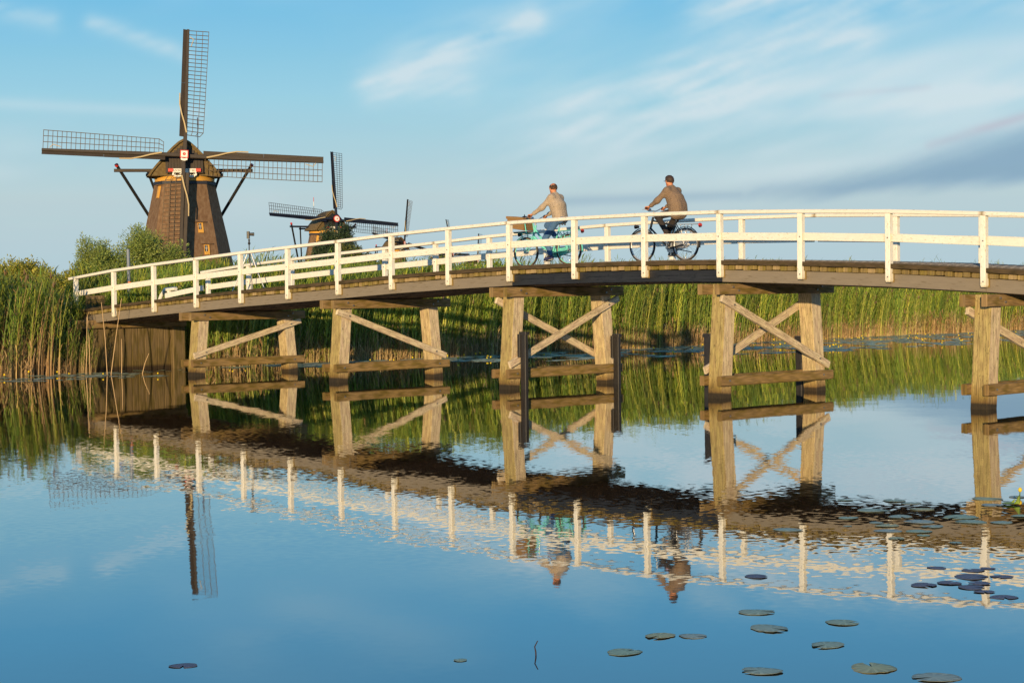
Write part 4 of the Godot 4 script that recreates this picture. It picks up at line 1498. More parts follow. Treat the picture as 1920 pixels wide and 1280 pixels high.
# ---------------------------------------------------------------- people: a distance field round bones, meshed as surface nets
class Field:
	var cell := 0.014
	var lo := Vector3.ZERO
	var nx := 0
	var ny := 0
	var nz := 0
	var f := PackedFloat32Array()

	func mesh_into(b: MB, bones: Array, cell_: float, k: float) -> void:     # bones: [p, q, r at p, r at q]
		cell = cell_
		var a := Vector3.ONE * 1e9
		var z := Vector3.ONE * -1e9
		for o in bones:
			var r := maxf(o[2], o[3]) + k + cell * 2.0
			a = a.min(o[0] - Vector3.ONE * r).min(o[1] - Vector3.ONE * r)
			z = z.max(o[0] + Vector3.ONE * r).max(o[1] + Vector3.ONE * r)
		lo = a
		nx = int((z.x - a.x) / cell) + 2
		ny = int((z.y - a.y) / cell) + 2
		nz = int((z.z - a.z) / cell) + 2
		f.resize(nx * ny * nz)
		f.fill(1e3)
		for o in bones:
			var p: Vector3 = o[0]
			var d: Vector3 = o[1] - o[0]
			var L2 := maxf(d.length_squared(), 1e-9)
			var r0: float = o[2]
			var r1: float = o[3]
			var R := maxf(r0, r1) + k + cell * 1.6
			var c0 := ((p.min(o[1]) - Vector3.ONE * R - lo) / cell).floor().clamp(Vector3.ZERO, Vector3(nx - 1, ny - 1, nz - 1))
			var c1 := ((p.max(o[1]) + Vector3.ONE * R - lo) / cell).ceil().clamp(Vector3.ZERO, Vector3(nx - 1, ny - 1, nz - 1))
			for iz in range(int(c0.z), int(c1.z) + 1):
				for iy in range(int(c0.y), int(c1.y) + 1):
					var at := (iz * ny + iy) * nx
					for ix in range(int(c0.x), int(c1.x) + 1):
						var v := lo + Vector3(ix, iy, iz) * cell - p
						var t := clampf(v.dot(d) / L2, 0.0, 1.0)
						var e := (v - d * t).length() - lerpf(r0, r1, t)
						var g := f[at + ix]
						if g > 100.0:
							f[at + ix] = e
						else:
							var h := maxf(k - absf(g - e), 0.0) / k
							f[at + ix] = minf(g, e) - h * h * k * 0.25
		var idx := {}
		var pos := PackedVector3Array()
		var nor := PackedVector3Array()
		var corner: Array[Vector3i] = [Vector3i(0, 0, 0), Vector3i(1, 0, 0), Vector3i(0, 1, 0), Vector3i(1, 1, 0), Vector3i(0, 0, 1), Vector3i(1, 0, 1), Vector3i(0, 1, 1), Vector3i(1, 1, 1)]
		var edges := [[0, 1], [2, 3], [4, 5], [6, 7], [0, 2], [1, 3], [4, 6], [5, 7], [0, 4], [1, 5], [2, 6], [3, 7]]
		for iz in nz - 1:
			for iy in ny - 1:
				for ix in nx - 1:
					var at := (iz * ny + iy) * nx + ix
					var f0 := f[at]
					if absf(f0) > cell * 2.0:
						continue
					var val: Array[float] = [f0, f[at + 1], f[at + nx], f[at + nx + 1], f[at + nx * ny], f[at + nx * ny + 1], f[at + nx * ny + nx], f[at + nx * ny + nx + 1]]
					var inside := 0
					for q in 8:
						if val[q] < 0.0: inside += 1
					if inside == 0 or inside == 8:
						continue
					var sum := Vector3.ZERO
					var cnt := 0
					for e in edges:
						var u: float = val[e[0]]
						var w: float = val[e[1]]
						if (u < 0.0) != (w < 0.0):
							sum += Vector3(corner[e[0]]).lerp(Vector3(corner[e[1]]), u / (u - w))
							cnt += 1
					var g := Vector3(val[1] + val[3] + val[5] + val[7] - val[0] - val[2] - val[4] - val[6], val[2] + val[3] + val[6] + val[7] - val[0] - val[1] - val[4] - val[5], val[4] + val[5] + val[6] + val[7] - val[0] - val[1] - val[2] - val[3])
					idx[at] = pos.size()
					pos.append(lo + (Vector3(ix, iy, iz) + sum / cnt) * cell)
					nor.append(g.normalized() if g.length() > 1e-6 else Vector3.UP)
		var step: Array[int] = [1, nx, nx * ny]
		for at in idx:
			for ax in 3:
				var s1: int = step[ax]
				var s2: int = step[(ax + 1) % 3]
				var s3: int = step[(ax + 2) % 3]
				if at + s1 >= f.size() or (f[at] < 0.0) == (f[at + s1] < 0.0):
					continue
				if not (idx.has(at - s2) and idx.has(at - s3) and idx.has(at - s2 - s3)):
					continue
				var A: int = idx[at - s2 - s3]
				var B: int = idx[at - s3]
				var C: int = idx[at]
				var D: int = idx[at - s2]
				if f[at] < 0.0:
					b.tri(pos[A], pos[B], pos[C], nor[A], nor[B], nor[C])
					b.tri(pos[A], pos[C], pos[D], nor[A], nor[C], nor[D])
				else:
					b.tri(pos[A], pos[C], pos[B], nor[A], nor[C], nor[B])
					b.tri(pos[A], pos[D], pos[C], nor[A], nor[D], nor[C])


func net(bones: Array, cell: float, k: float, into: MB = null) -> MB:
	var b := into if into else MB.new()
	Field.new().mesh_into(b, bones, cell, k)
	return b


func hand_bones(grip: Vector3, wrist: Vector3, s: float) -> Array:      # closed round a bar that runs along z; s: +1 right hand, -1 left hand
	var out := []
	var back := grip + Vector3(-0.045, 0.028, 0)
	out.append([wrist, back, 0.026, 0.024])
	for i in 4:
		var z := (i - 1.5) * 0.021 * s
		var R := [0.0085, 0.009, 0.009, 0.0085][i] as float
		var reach := [0.92, 1.05, 1.0, 0.84][i] as float
		var k0 := grip + Vector3(0.004, 0.034, z)
		out.append([back + Vector3(0, 0, z * 0.7), k0, 0.016, 0.0115])
		var k1 := grip + Vector3(0.034 * reach, 0.016, z)
		var k2 := grip + Vector3(0.028 * reach, -0.018, z)
		var k3 := grip + Vector3(0.002, -0.027 * reach, z)
		out.append([k0, k1, R, R]); out.append([k1, k2, R, R * 0.95]); out.append([k2, k3, R * 0.95, R * 0.85])
	var t0 := back + Vector3(-0.002, -0.008, -0.032 * s)
	out.append([back, t0, 0.016, 0.013])
	out.append([t0, grip + Vector3(0.0, -0.016, -0.044 * s), 0.012, 0.0105])
	out.append([grip + Vector3(0.0, -0.016, -0.044 * s), grip + Vector3(0.026, -0.024, -0.038 * s), 0.0105, 0.009])
	return out


func head_bones(c: Vector3, f: Vector3, up: Vector3, neck: Vector3) -> Array:      # c: middle of the head, f: the way it looks
	var r := f.cross(up).normalized()
	var o := []
	o.append([c + up * 0.035 - f * 0.022, c + up * 0.03 + f * 0.018, 0.082, 0.078])            # skull
	o.append([c - up * 0.02 + f * 0.03, c - up * 0.075 + f * 0.05, 0.066, 0.045])              # face to chin
	o.append([c + f * 0.09 + up * 0.008, c + f * 0.112 - up * 0.028, 0.008, 0.013])            # nose
	o.append([c + f * 0.088 + up * 0.022 + r * 0.035, c + f * 0.088 + up * 0.022 - r * 0.035, 0.011, 0.011])   # brow
	o.append([c + f * 0.088 - up * 0.056 + r * 0.018, c + f * 0.088 - up * 0.056 - r * 0.018, 0.0085, 0.0085])  # lips
	for s in [-1.0, 1.0]:
		o.append([c + r * s * 0.082 - f * 0.008 + up * 0.012, c + r * s * 0.078 - f * 0.004 - up * 0.024, 0.013, 0.009])   # ears
		o.append([c + r * s * 0.03 - up * 0.06 + f * 0.012, c + r * s * 0.05 - up * 0.04 - f * 0.01, 0.035, 0.03])          # jaw
	o.append([c - up * 0.06 - f * 0.02, neck, 0.055, 0.062])
	return o


func rider(o: Node3D, J: Dictionary, mats: Dictionary) -> void:
	# body: one continuous surface, under the clothes a little thinner
	var body := []
	var sh := 0.5
	var limbs := func(g: float) -> Array: return [
		[J.hip + Vector3(0, 0, -0.07), J.chest + Vector3(-0.01, -0.06, -0.08), 0.125 * g, 0.125 * g], [J.hip + Vector3(0, 0, 0.07), J.chest + Vector3(-0.01, -0.06, 0.08), 0.125 * g, 0.125 * g],
		[J.chest + Vector3(-0.01, -0.06, -0.07), J.neck + Vector3(0, -0.10, -0.10), 0.125 * g, 0.085 * g], [J.chest + Vector3(-0.01, -0.06, 0.07), J.neck + Vector3(0, -0.10, 0.10), 0.125 * g, 0.085 * g],
		[J.hip, J.chest + Vector3(-0.015, -0.06, 0), 0.13 * g, 0.135 * g], [J.chest + Vector3(-0.015, -0.06, 0), J.neck + Vector3(-0.01, -0.09, 0), 0.135 * g, 0.095 * g],
		[J.sl + Vector3(0, -0.012, 0.02), J.sr + Vector3(0, -0.012, -0.02), 0.066 * g, 0.066 * g], [J.neck + Vector3(-0.015, -0.05, 0), J.neck, 0.075 * g, 0.058]]
	body.append_array(limbs.call(0.9))
	for s in ["l", "r"]:
		body.append([J["s" + s], J["e" + s], 0.052, 0.042]); body.append([J["e" + s], J["w" + s], 0.041, 0.027])
		body.append([J["h" + s], J["k" + s], 0.078, 0.056]); body.append([J["k" + s], J["a" + s], 0.054, 0.036]); body.append([J["a" + s], J["t" + s], 0.034, 0.026])
	body.append([J.neck, J.head - J.up * 0.05, 0.056, 0.055])
	var bm := net(body, 0.018, 0.05)
	net(head_bones(J.head, J.look, J.up, J.neck), 0.0065, 0.012, bm)
	net(hand_bones(J.gl, J.wl, -1.0), 0.0042, 0.006, bm)
	net(hand_bones(J.gr, J.wr, 1.0), 0.0042, 0.006, bm)
	bput("body", bm, M.skin, o)
	# top
	var top := []
	top.append_array(limbs.call(1.06))
	top.pop_back()
	top.append([J.neck + Vector3(-0.02, -0.06, 0), J.neck + Vector3(-0.005, -0.005, 0), 0.085, 0.071])
	for s in ["l", "r"]:
		top.append([J["s" + s], J["e" + s], 0.067, 0.056])
		top.append([J["e" + s], J["w" + s].lerp(J["e" + s], 0.06), 0.055, 0.041])
	if mats.long > 0.0:
		top.append([J.hip + Vector3(0.0, -mats.long, -0.08), J.hip + Vector3(0, 0.1, -0.08), 0.145, 0.14]); top.append([J.hip + Vector3(0.0, -mats.long, 0.08), J.hip + Vector3(0, 0.1, 0.08), 0.145, 0.14])
	bput(mats.top_name, net(top, 0.014, 0.07), mats.top, o)
	# trousers
	var tr := [[J.hip + Vector3(-0.02, -0.03, -0.06), J.hip + Vector3(-0.02, -0.03, 0.06), 0.128, 0.128]]
	for s in ["l", "r"]:
		tr.append([J["h" + s], J["k" + s], 0.094, 0.069]); tr.append([J["k" + s], J["a" + s] + Vector3(0, 0.03, 0), 0.068, 0.053])
	bput("trousers", net(tr, 0.014, 0.03), mats.trousers, o)
	for s in ["l", "r"]:
		var a: Vector3 = J["a" + s]
		var t: Vector3 = J["t" + s]
		var d := (t - a).normalized()
		var heel := a + Vector3(-0.035, -0.045, 0)
		var shoe := bput("shoe", net([[a, heel, 0.046, 0.038], [heel, t + Vector3(0, 0.005, 0), 0.038, 0.034], [t + Vector3(0, 0.005, 0), t + d * 0.03, 0.036, 0.03]], 0.009, 0.02), mats.shoe, o)
		var so := MB.new()
		so.bar(heel + Vector3(-0.03, -0.034, 0), t + d * 0.05 + Vector3(0, -0.03, 0), 0.078, 0.016, Vector3.UP, 0.01)
		bput("sole", so, M.sole, shoe)
	# hair, eyes
	var F: Vector3 = J.look
	var U: Vector3 = J.up
	var Rt: Vector3 = F.cross(U).normalized()
	var tufts := []
	for i in 420:
		var z := 1.0 - 2.0 * (i + 0.5) / 420.0
		var a := i * 2.39996
		var m := Vector3(cos(a) * sqrt(1 - z * z), z, sin(a) * sqrt(1 - z * z))       # x forward, y up, z to the right
		var grows: bool
		if mats.bald:
			grows = m.x < 0.25 and m.y > -0.55 and m.y < 0.42 - 0.25 * m.x and (m.y > -0.1 or m.x < -0.1)
		else:
			grows = (m.y > 0.32 - 0.4 * float(m.x < 0.25) and m.x < 0.58) or (m.x < 0.05 and m.y > -0.62)
		if not grows: continue
		var p: Vector3 = J.head + U * 0.036 - F * 0.004 + (F * m.x * 0.099 + U * m.y * 0.086 + Rt * m.z * 0.083)
		var along := (F * (0.5 if m.y > 0.5 else -0.3) - U * 0.8 + Rt * rng.randf_range(-0.5, 0.5)).normalized()
		tufts.append([p, p + along * rng.randf_range(0.012, 0.026), rng.randf_range(0.008, 0.012) * (0.7 if mats.bald else 1.15), 0.005])
	bput("hair", net(tufts, 0.0055, 0.006), mats.hair, o)
	var kb := MB.new()
	var ringp := []
	for i in 13:
		var a := TAU * i / 12.0
		ringp.append(J.neck + Vector3(-0.008 + cos(a) * 0.066, 0.006 - cos(a) * 0.012, sin(a) * 0.068))
	kb.tube(ringp, 0.014, 0.014, 6)
	bput("collar", kb, mats.top, o)
	for s in ["l", "r"]:
		var cb := MB.new()
		var c0: Vector3 = J["w" + s].lerp(J["e" + s], 0.10)
		var c1: Vector3 = J["w" + s].lerp(J["e" + s], 0.28)
		cb.tube([c0, c1], 0.046, 0.048, 10)
		bput("cuff", cb, mats.top, o)
	for s in [-1.0, 1.0]:
		var eb := MB.new()
		eb.ball(J.head + F * 0.092 + J.up * 0.002 + F.cross(J.up).normalized() * 0.032 * s, Vector3(0.009, 0.009, 0.009), 8, 6)
		bput("eye", eb, M.black, o)
	if not mats.bald:
		var gb := MB.new()
		for s in [-1.0, 1.0]:
			var r: Vector3 = F.cross(J.up).normalized() * s
			gb.tube([J.head + F * 0.112 + J.up * 0.006 + r * 0.01, J.head + F * 0.112 + J.up * 0.006 + r * 0.06, J.head + F * 0.09 + J.up * 0.008 + r * 0.082, J.head + J.up * 0.012 + r * 0.088], 0.0035, 0.0035, 5)
		bput("glasses", gb, M.black, o)


func wheel(o: Node3D, at: Vector3, R: float, tyre: StandardMaterial3D, rim: StandardMaterial3D, wall: StandardMaterial3D) -> void:
	var b := MB.new()
	b.torus(at, R - 0.02, 0.021, 40, 8)
	var w := bput("wheel", b, tyre, o)
	b = MB.new()
	b.torus(at, R - 0.045, 0.016, 40, 6, 0.8)
	bput("rim", b, rim, w)
	if wall:
		b = MB.new()
		b.torus(at, R - 0.034, 0.0165, 40, 6, 1.25)
		bput("tyre_wall", b, wall, w)
	b = MB.new()
	for i in 28:
		var a := TAU * i / 28.0
		var c := a + (0.5 if i % 2 == 0 else -0.5)
		var s := 0.028 if (i / 2) % 2 == 0 else -0.028
		b.tube([at + Vector3(cos(c) * 0.03, sin(c) * 0.03, s), at + Vector3(cos(a) * (R - 0.045), sin(a) * (R - 0.045), 0)], 0.0022, 0.0022, 3, false)
	bput("spokes", b, M.chrome, w)
	b = MB.new()
	b.tube([at + Vector3(0, 0, -0.055), at + Vector3(0, 0, 0.055)], 0.03, 0.03, 10)
	bput("hub", b, M.chrome, w)


func bicycle(called: String, label: String, at: Vector3, turn: float, pitch: float, wb: float, c: Dictionary) -> Node3D:      # x forward from the rear axle, z to the right
	var o := thing(called, label, "bicycle", at, turn)
	o.rotation = Vector3(0, turn, pitch)
	var R := 0.35
	var fm: StandardMaterial3D = c.frame
	wheel(o, Vector3(0, R, 0), R, M.rubber, c.rim, c.wall)
	wheel(o, Vector3(wb, R, 0), R, M.rubber, c.rim, c.wall)
	var bb := Vector3(0.46, 0.29, 0)
	var seat_top := Vector3(0.24, 0.86, 0)
	var head_lo := Vector3(wb - 0.23, 0.72, 0)
	var head_hi := Vector3(wb - 0.29, 0.92, 0)
	var b := MB.new()
	b.tube([bb, seat_top], 0.019, 0.018, 8)
	if c.step:
		b.tube([head_lo + Vector3(0.01, 0.0, 0), Vector3(wb * 0.62, 0.46, 0), bb + Vector3(0.03, 0.02, 0)], 0.029, 0.029, 8)
		b.tube([head_hi + Vector3(0.02, -0.05, 0), Vector3(wb * 0.60, 0.60, 0), bb.lerp(seat_top, 0.38)], 0.024, 0.024, 8)
	else:
		b.tube([head_lo, bb], 0.021, 0.021, 8)
		b.tube([head_hi + Vector3(0.01, -0.04, 0), bb.lerp(seat_top, 0.80)], 0.018, 0.018, 8)
	b.tube([head_lo + Vector3(0.012, -0.03, 0), head_hi + Vector3(-0.012, 0.03, 0)], 0.025, 0.025, 8)
	for s in [-1.0, 1.0]:
		b.tube([Vector3(0, R, 0.065 * s), bb + Vector3(-0.06, 0, 0.03 * s)], 0.011, 0.013, 6)
		b.tube([Vector3(0, R, 0.065 * s), bb.lerp(seat_top, 0.88) + Vector3(0, 0, 0.025 * s)], 0.009, 0.011, 6)
	var fr := bput("frame", b, fm, o)
	b = MB.new()
	for s in [-1.0, 1.0]:
		b.tube([head_lo + Vector3(0.01, -0.02, 0.035 * s), head_lo + Vector3(0.06, -0.14, 0.05 * s), Vector3(wb, R, 0.055 * s)], 0.014, 0.010, 6)
	bput("fork", b, fm if c.step else M.chrome, o)
	# mudguards
	for q in [[0.0, 0.35, 3.35], [wb, 0.55, 2.55]]:
		b = MB.new()
		var rings := []
		for k in 15:
			var a: float = lerpf(q[1], q[2], k / 14.0)
			var ring := []
			for m in 5:
				var t := (m / 4.0 - 0.5) * 2.0
				ring.append(Vector3(q[0] + cos(a) * (R + 0.032 - 0.012 * t * t), R + sin(a) * (R + 0.032 - 0.012 * t * t), t * 0.03))
			rings.append(ring)
		b.loft(rings, false)
		bput("mudguard", b, fm if c.step else M.bike_black, o)
	# saddle, post
	b = MB.new()
	b.tube([seat_top, Vector3(0.205, 0.985, 0)], 0.013, 0.013, 8)
	bput("seat_post", b, M.chrome, o)
	b = MB.new()
	b.loft([[Vector3(0.06, 0.965, 0.02), Vector3(0.06, 0.985, 0.06), Vector3(0.06, 0.985, -0.06), Vector3(0.06, 0.965, -0.02)], [Vector3(0.10, 0.955, 0.05), Vector3(0.09, 1.0, 0.105), Vector3(0.09, 1.0, -0.105), Vector3(0.10, 0.955, -0.05)], [Vector3(0.20, 0.955, 0.03), Vector3(0.20, 0.99, 0.07), Vector3(0.20, 0.99, -0.07), Vector3(0.20, 0.955, -0.03)], [Vector3(0.34, 0.965, 0.015), Vector3(0.35, 0.985, 0.022), Vector3(0.35, 0.985, -0.022), Vector3(0.34, 0.965, -0.015)]])
	b.tube([Vector3(0.12, 0.945, 0.05), Vector3(0.12, 0.9, 0.05)], 0.018, 0.018, 6)
	b.tube([Vector3(0.12, 0.945, -0.05), Vector3(0.12, 0.9, -0.05)], 0.018, 0.018, 6)
	bput("saddle", b, M.black, o)
	# handlebar
	b = MB.new()
	var clamp := head_hi + Vector3(-0.03, 0.16, 0)
	b.tube([head_hi, clamp], 0.015, 0.015, 8)
	b.tube([c.gl + Vector3(-0.03, 0, 0.0), c.gl + Vector3(0.06, 0.0, 0.03), clamp + Vector3(0.04, 0.0, -0.12), clamp, clamp + Vector3(0.04, 0.0, 0.12), c.gr + Vector3(0.06, 0.0, -0.03), c.gr + Vector3(-0.03, 0, 0)], 0.0115, 0.0115, 7)
	var hbar := bput("handlebar", b, M.chrome, o)
	for g in [c.gl, c.gr]:
		b = MB.new()
		b.tube([g + Vector3(0, 0, -0.055), g + Vector3(0, 0, 0.055)], 0.017, 0.017, 8)
		bput("grip", b, M.black, hbar)
		b = MB.new()
		b.tube([g + Vector3(0.05, -0.01, 0), g + Vector3(0.09, -0.03, signf(g.z) * 0.05)], 0.006, 0.005, 5)
		bput("brake_lever", b, M.alu, hbar)
	b = MB.new()
	b.ball(clamp + Vector3(0.05, 0.03, -0.07), Vector3(0.035, 0.03, 0.035), 10, 7)
	bput("bell", b, M.chrome, hbar)
	# chain case, cranks, pedals
	b = MB.new()
	var cc := [Vector3(bb.x + 0.10, bb.y, 0.05), Vector3(bb.x + 0.06, bb.y + 0.095, 0.05), Vector3(bb.x - 0.05, bb.y + 0.105, 0.05), Vector3(0.0, R + 0.06, 0.05), Vector3(-0.065, R, 0.05), Vector3(0.0, R - 0.06, 0.05), Vector3(bb.x - 0.05, bb.y - 0.10, 0.05), Vector3(bb.x + 0.06, bb.y - 0.09, 0.05)]
	b.fan(cc, true)
	var c2 := []
	for p in cc: c2.append(p + Vector3(0, 0, 0.03))
	b.fan(c2, false)
	for i in 8:
		b.quad(cc[i], c2[i], c2[(i + 1) % 8], cc[(i + 1) % 8])
	bput("chain_case", b, fm if c.step else M.alu, o)
	b = MB.new()
	for q in [[c.pl, -0.06], [c.pr, 0.095]]:
		b.bar(Vector3(bb.x, bb.y, q[1]), Vector3(q[0].x, q[0].y, q[1]), 0.026, 0.014, Vector3.BACK)
	b.tube([bb + Vector3(0, 0, -0.07), bb + Vector3(0, 0, 0.1)], 0.028, 0.028, 10)
	bput("crank", b, M.chrome, o)
	for p in [c.pl, c.pr]:
		b = MB.new()
		b.box(p + Vector3(0, 0, 0), Vector3(0.09, 0.025, 0.10), 0.006)
		bput("pedal", b, M.black, o)
	# carrier, lights
	b = MB.new()
	for s in [-0.06, 0.0, 0.06]:
		b.tube([Vector3(0.16, 0.775, s), Vector3(-0.36, 0.765, s)], 0.009, 0.009, 6)
	for x in [0.12, -0.08, -0.34]:
		b.tube([Vector3(x, 0.77, -0.06), Vector3(x, 0.77, 0.06)], 0.008, 0.008, 6)
	for s in [-1.0, 1.0]:
		b.tube([Vector3(0, R, 0.07 * s), Vector3(-0.12, 0.76, 0.065 * s)], 0.009, 0.009, 6)
		b.tube([Vector3(0, R, 0.07 * s), Vector3(0.08, 0.76, 0.065 * s)], 0.009, 0.009, 6)
	bput("carrier", b, fm if c.step else M.alu, o)
	b = MB.new()
	b.tube([Vector3(-0.37, 0.74, 0), Vector3(-0.405, 0.74, 0)], 0.048, 0.042, 12)
	bput("rear_light", b, M.red, o)
	b = MB.new()
	b.tube([Vector3(wb + 0.10, 0.76, 0), Vector3(wb + 0.19, 0.765, 0)], 0.03, 0.045, 12)
	bput("headlight", b, M.black, o)
	b = MB.new()
	b.tube([Vector3(0.1, 0.24, -0.07), Vector3(-0.22, 0.18, -0.09)], 0.010, 0.010, 6)
	bput("side_stand", b, M.black, o)
	return o


func build_cyclists() -> void:
	var put := func(a: float, off: float) -> Vector3: return place(a, off, rail_h(a / S) - 0.968)
	# grey-haired man, teal bicycle
	var t1 := PI - TH + deg_to_rad(7.5)
	var wb := 1.2
	var gl := Vector3(0.84, 1.14, -0.29)
	var gr := Vector3(0.84, 1.14, 0.29)
	var P1: Vector3 = put.call(17.86, 1.57)
	var pitch1 := -0.035
	var bike := bicycle("bicycle", "turquoise step-through bicycle with wicker basket under the leading rider", P1, t1, pitch1, wb, {"frame": M.teal, "rim": M.teal, "wall": M.tan_wall, "step": true, "gl": gl, "gr": gr, "pl": Vector3(0.47, 0.125, -0.14), "pr": Vector3(0.45, 0.455, 0.16)})
	# front carrier and basket
	var b := MB.new()
	for s in [-0.13, 0.0, 0.13]:
		b.tube([Vector3(wb - 0.16, 0.78, s), Vector3(wb + 0.22, 0.80, s)], 0.010, 0.010, 6)
	b.tube([Vector3(wb - 0.14, 0.78, -0.15), Vector3(wb - 0.10, 1.06, -0.15), Vector3(wb - 0.10, 1.09, 0.0), Vector3(wb - 0.10, 1.06, 0.15), Vector3(wb - 0.14, 0.78, 0.15)], 0.013, 0.013, 6)
	for s in [-1.0, 1.0]:
		b.tube([Vector3(wb, 0.36, 0.07 * s), Vector3(wb + 0.02, 0.79, 0.11 * s)], 0.010, 0.010, 6)
	bput("front_carrier", b, M.teal, bike)
	var x0 := wb - 0.07
	for k in 5:
		b = MB.new()
		var y := 0.83 + k * 0.058
		var gx := 0.035 * k
		var tip := 0.20
		var lo := [Vector3(x0 - 0.02, y - 0.06, -0.18), Vector3(x0 + 0.32 + gx, y + tip * 0.32 - 0.06, -0.18), Vector3(x0 + 0.32 + gx, y + tip * 0.32 - 0.06, 0.18), Vector3(x0 - 0.02, y - 0.06, 0.18)]
		for i in 4:
			b.bar(lo[i], lo[(i + 1) % 4], 0.022, 0.06, Vector3.UP, 0.008)
		var bw := bput("basket_weave", b, M.wicker, bike)
		bw.position = Vector3(0, 0.10, 0)
		bw.rotation.z = 0.0
	b = MB.new()
	b.box(Vector3(x0 + 0.14, 0.815, 0), Vector3(0.31, 0.02, 0.33), 0.004)
	bput("basket_floor", b, M.wicker, bike)
	var bag := thing("black_bag", "black cloth bag lying in the wicker basket of the turquoise bicycle", "bag")
	bag.transform = bike.transform.translated_local(Vector3(-0.02, 0.07, 0.0))
	bput("cloth", net([[Vector3(x0 + 0.06, 1.03, -0.06), Vector3(x0 + 0.06, 1.03, 0.08), 0.075, 0.07], [Vector3(x0 + 0.16, 1.02, -0.05), Vector3(x0 + 0.16, 1.03, 0.06), 0.07, 0.06], [Vector3(x0 + 0.1, 0.92, -0.05), Vector3(x0 + 0.1, 0.92, 0.05), 0.08, 0.08]], 0.012, 0.03), M.black, bag)
	b = MB.new()
	b.tube([Vector3(x0 + 0.05, 1.08, -0.04), Vector3(x0 + 0.09, 1.14, -0.01), Vector3(x0 + 0.13, 1.08, 0.03)], 0.008, 0.008, 5)
	bput("strap", b, M.black, bag)
	var who := thing("person", "man in beige sweater and blue jeans riding the turquoise bicycle", "person", P1)
	who.rotation = Vector3(0, t1, pitch1)
	var up := Vector3(0.03, 1, 0).normalized()
	rider(who, {"hip": Vector3(0.21, 1.08, 0), "chest": Vector3(0.275, 1.40, 0), "neck": Vector3(0.335, 1.60, 0), "head": Vector3(0.375, 1.735, 0.0), "look": Vector3(0.93, -0.02, 0.36).normalized(), "up": up,
		"sl": Vector3(0.31, 1.53, -0.175), "sr": Vector3(0.31, 1.53, 0.175), "el": Vector3(0.52, 1.31, -0.25), "er": Vector3(0.50, 1.28, 0.25), "wl": gl + Vector3(-0.085, 0.045, 0.01), "wr": gr + Vector3(-0.085, 0.045, -0.01), "gl": gl, "gr": gr,
		"hl": Vector3(0.23, 1.04, -0.09), "hr": Vector3(0.23, 1.04, 0.09), "kl": Vector3(0.56, 0.63, -0.115), "kr": Vector3(0.66, 0.93, 0.115), "al": Vector3(0.42, 0.235, -0.13), "ar": Vector3(0.40, 0.555, 0.15), "tl": Vector3(0.545, 0.165, -0.145), "tr": Vector3(0.53, 0.505, 0.165)},
		{"top_name": "sweater", "top": M.knit, "trousers": M.denim, "shoe": M.shoe_navy, "hair": M.hair_brown, "bald": true, "long": 0.0})
	# dark-haired man, black bicycle
	var t2 := PI - TH + deg_to_rad(2.5)
	wb = 1.16
	gl = Vector3(0.80, 1.13, -0.28)
	gr = Vector3(0.80, 1.13, 0.28)
	var P2: Vector3 = put.call(21.22, 1.57)
	bicycle("bicycle", "black touring bicycle with red rear light under the following rider", P2, t2, -0.005, wb, {"frame": M.bike_black, "rim": M.alu, "wall": null, "step": false, "gl": gl, "gr": gr, "pl": Vector3(0.45, 0.455, -0.14), "pr": Vector3(0.47, 0.125, 0.16)})
	who = thing("person", "man with glasses in brown jacket and dark trousers riding the black bicycle", "person", P2)
	who.rotation = Vector3(0, t2, -0.005)
	rider(who, {"hip": Vector3(0.19, 1.07, 0), "chest": Vector3(0.275, 1.37, 0), "neck": Vector3(0.365, 1.555, 0), "head": Vector3(0.41, 1.69, 0), "look": Vector3(0.96, 0.0, 0.28).normalized(), "up": Vector3(0.06, 1, 0).normalized(),
		"sl": Vector3(0.335, 1.49, -0.19), "sr": Vector3(0.335, 1.49, 0.19), "el": Vector3(0.53, 1.28, -0.27), "er": Vector3(0.50, 1.25, 0.27), "wl": gl + Vector3(-0.085, 0.045, 0.01), "wr": gr + Vector3(-0.085, 0.045, -0.01), "gl": gl, "gr": gr,
		"hl": Vector3(0.22, 1.04, -0.09), "hr": Vector3(0.22, 1.04, 0.09), "kl": Vector3(0.65, 0.96, -0.115), "kr": Vector3(0.58, 0.63, 0.115), "al": Vector3(0.40, 0.575, -0.13), "ar": Vector3(0.42, 0.235, 0.15), "tl": Vector3(0.53, 0.51, -0.145), "tr": Vector3(0.545, 0.165, 0.165)},
		{"top_name": "jacket", "top": M.jacket, "trousers": M.dark_cloth, "shoe": M.shoe_grey, "hair": M.hair_dark, "bald": false, "long": 0.05})


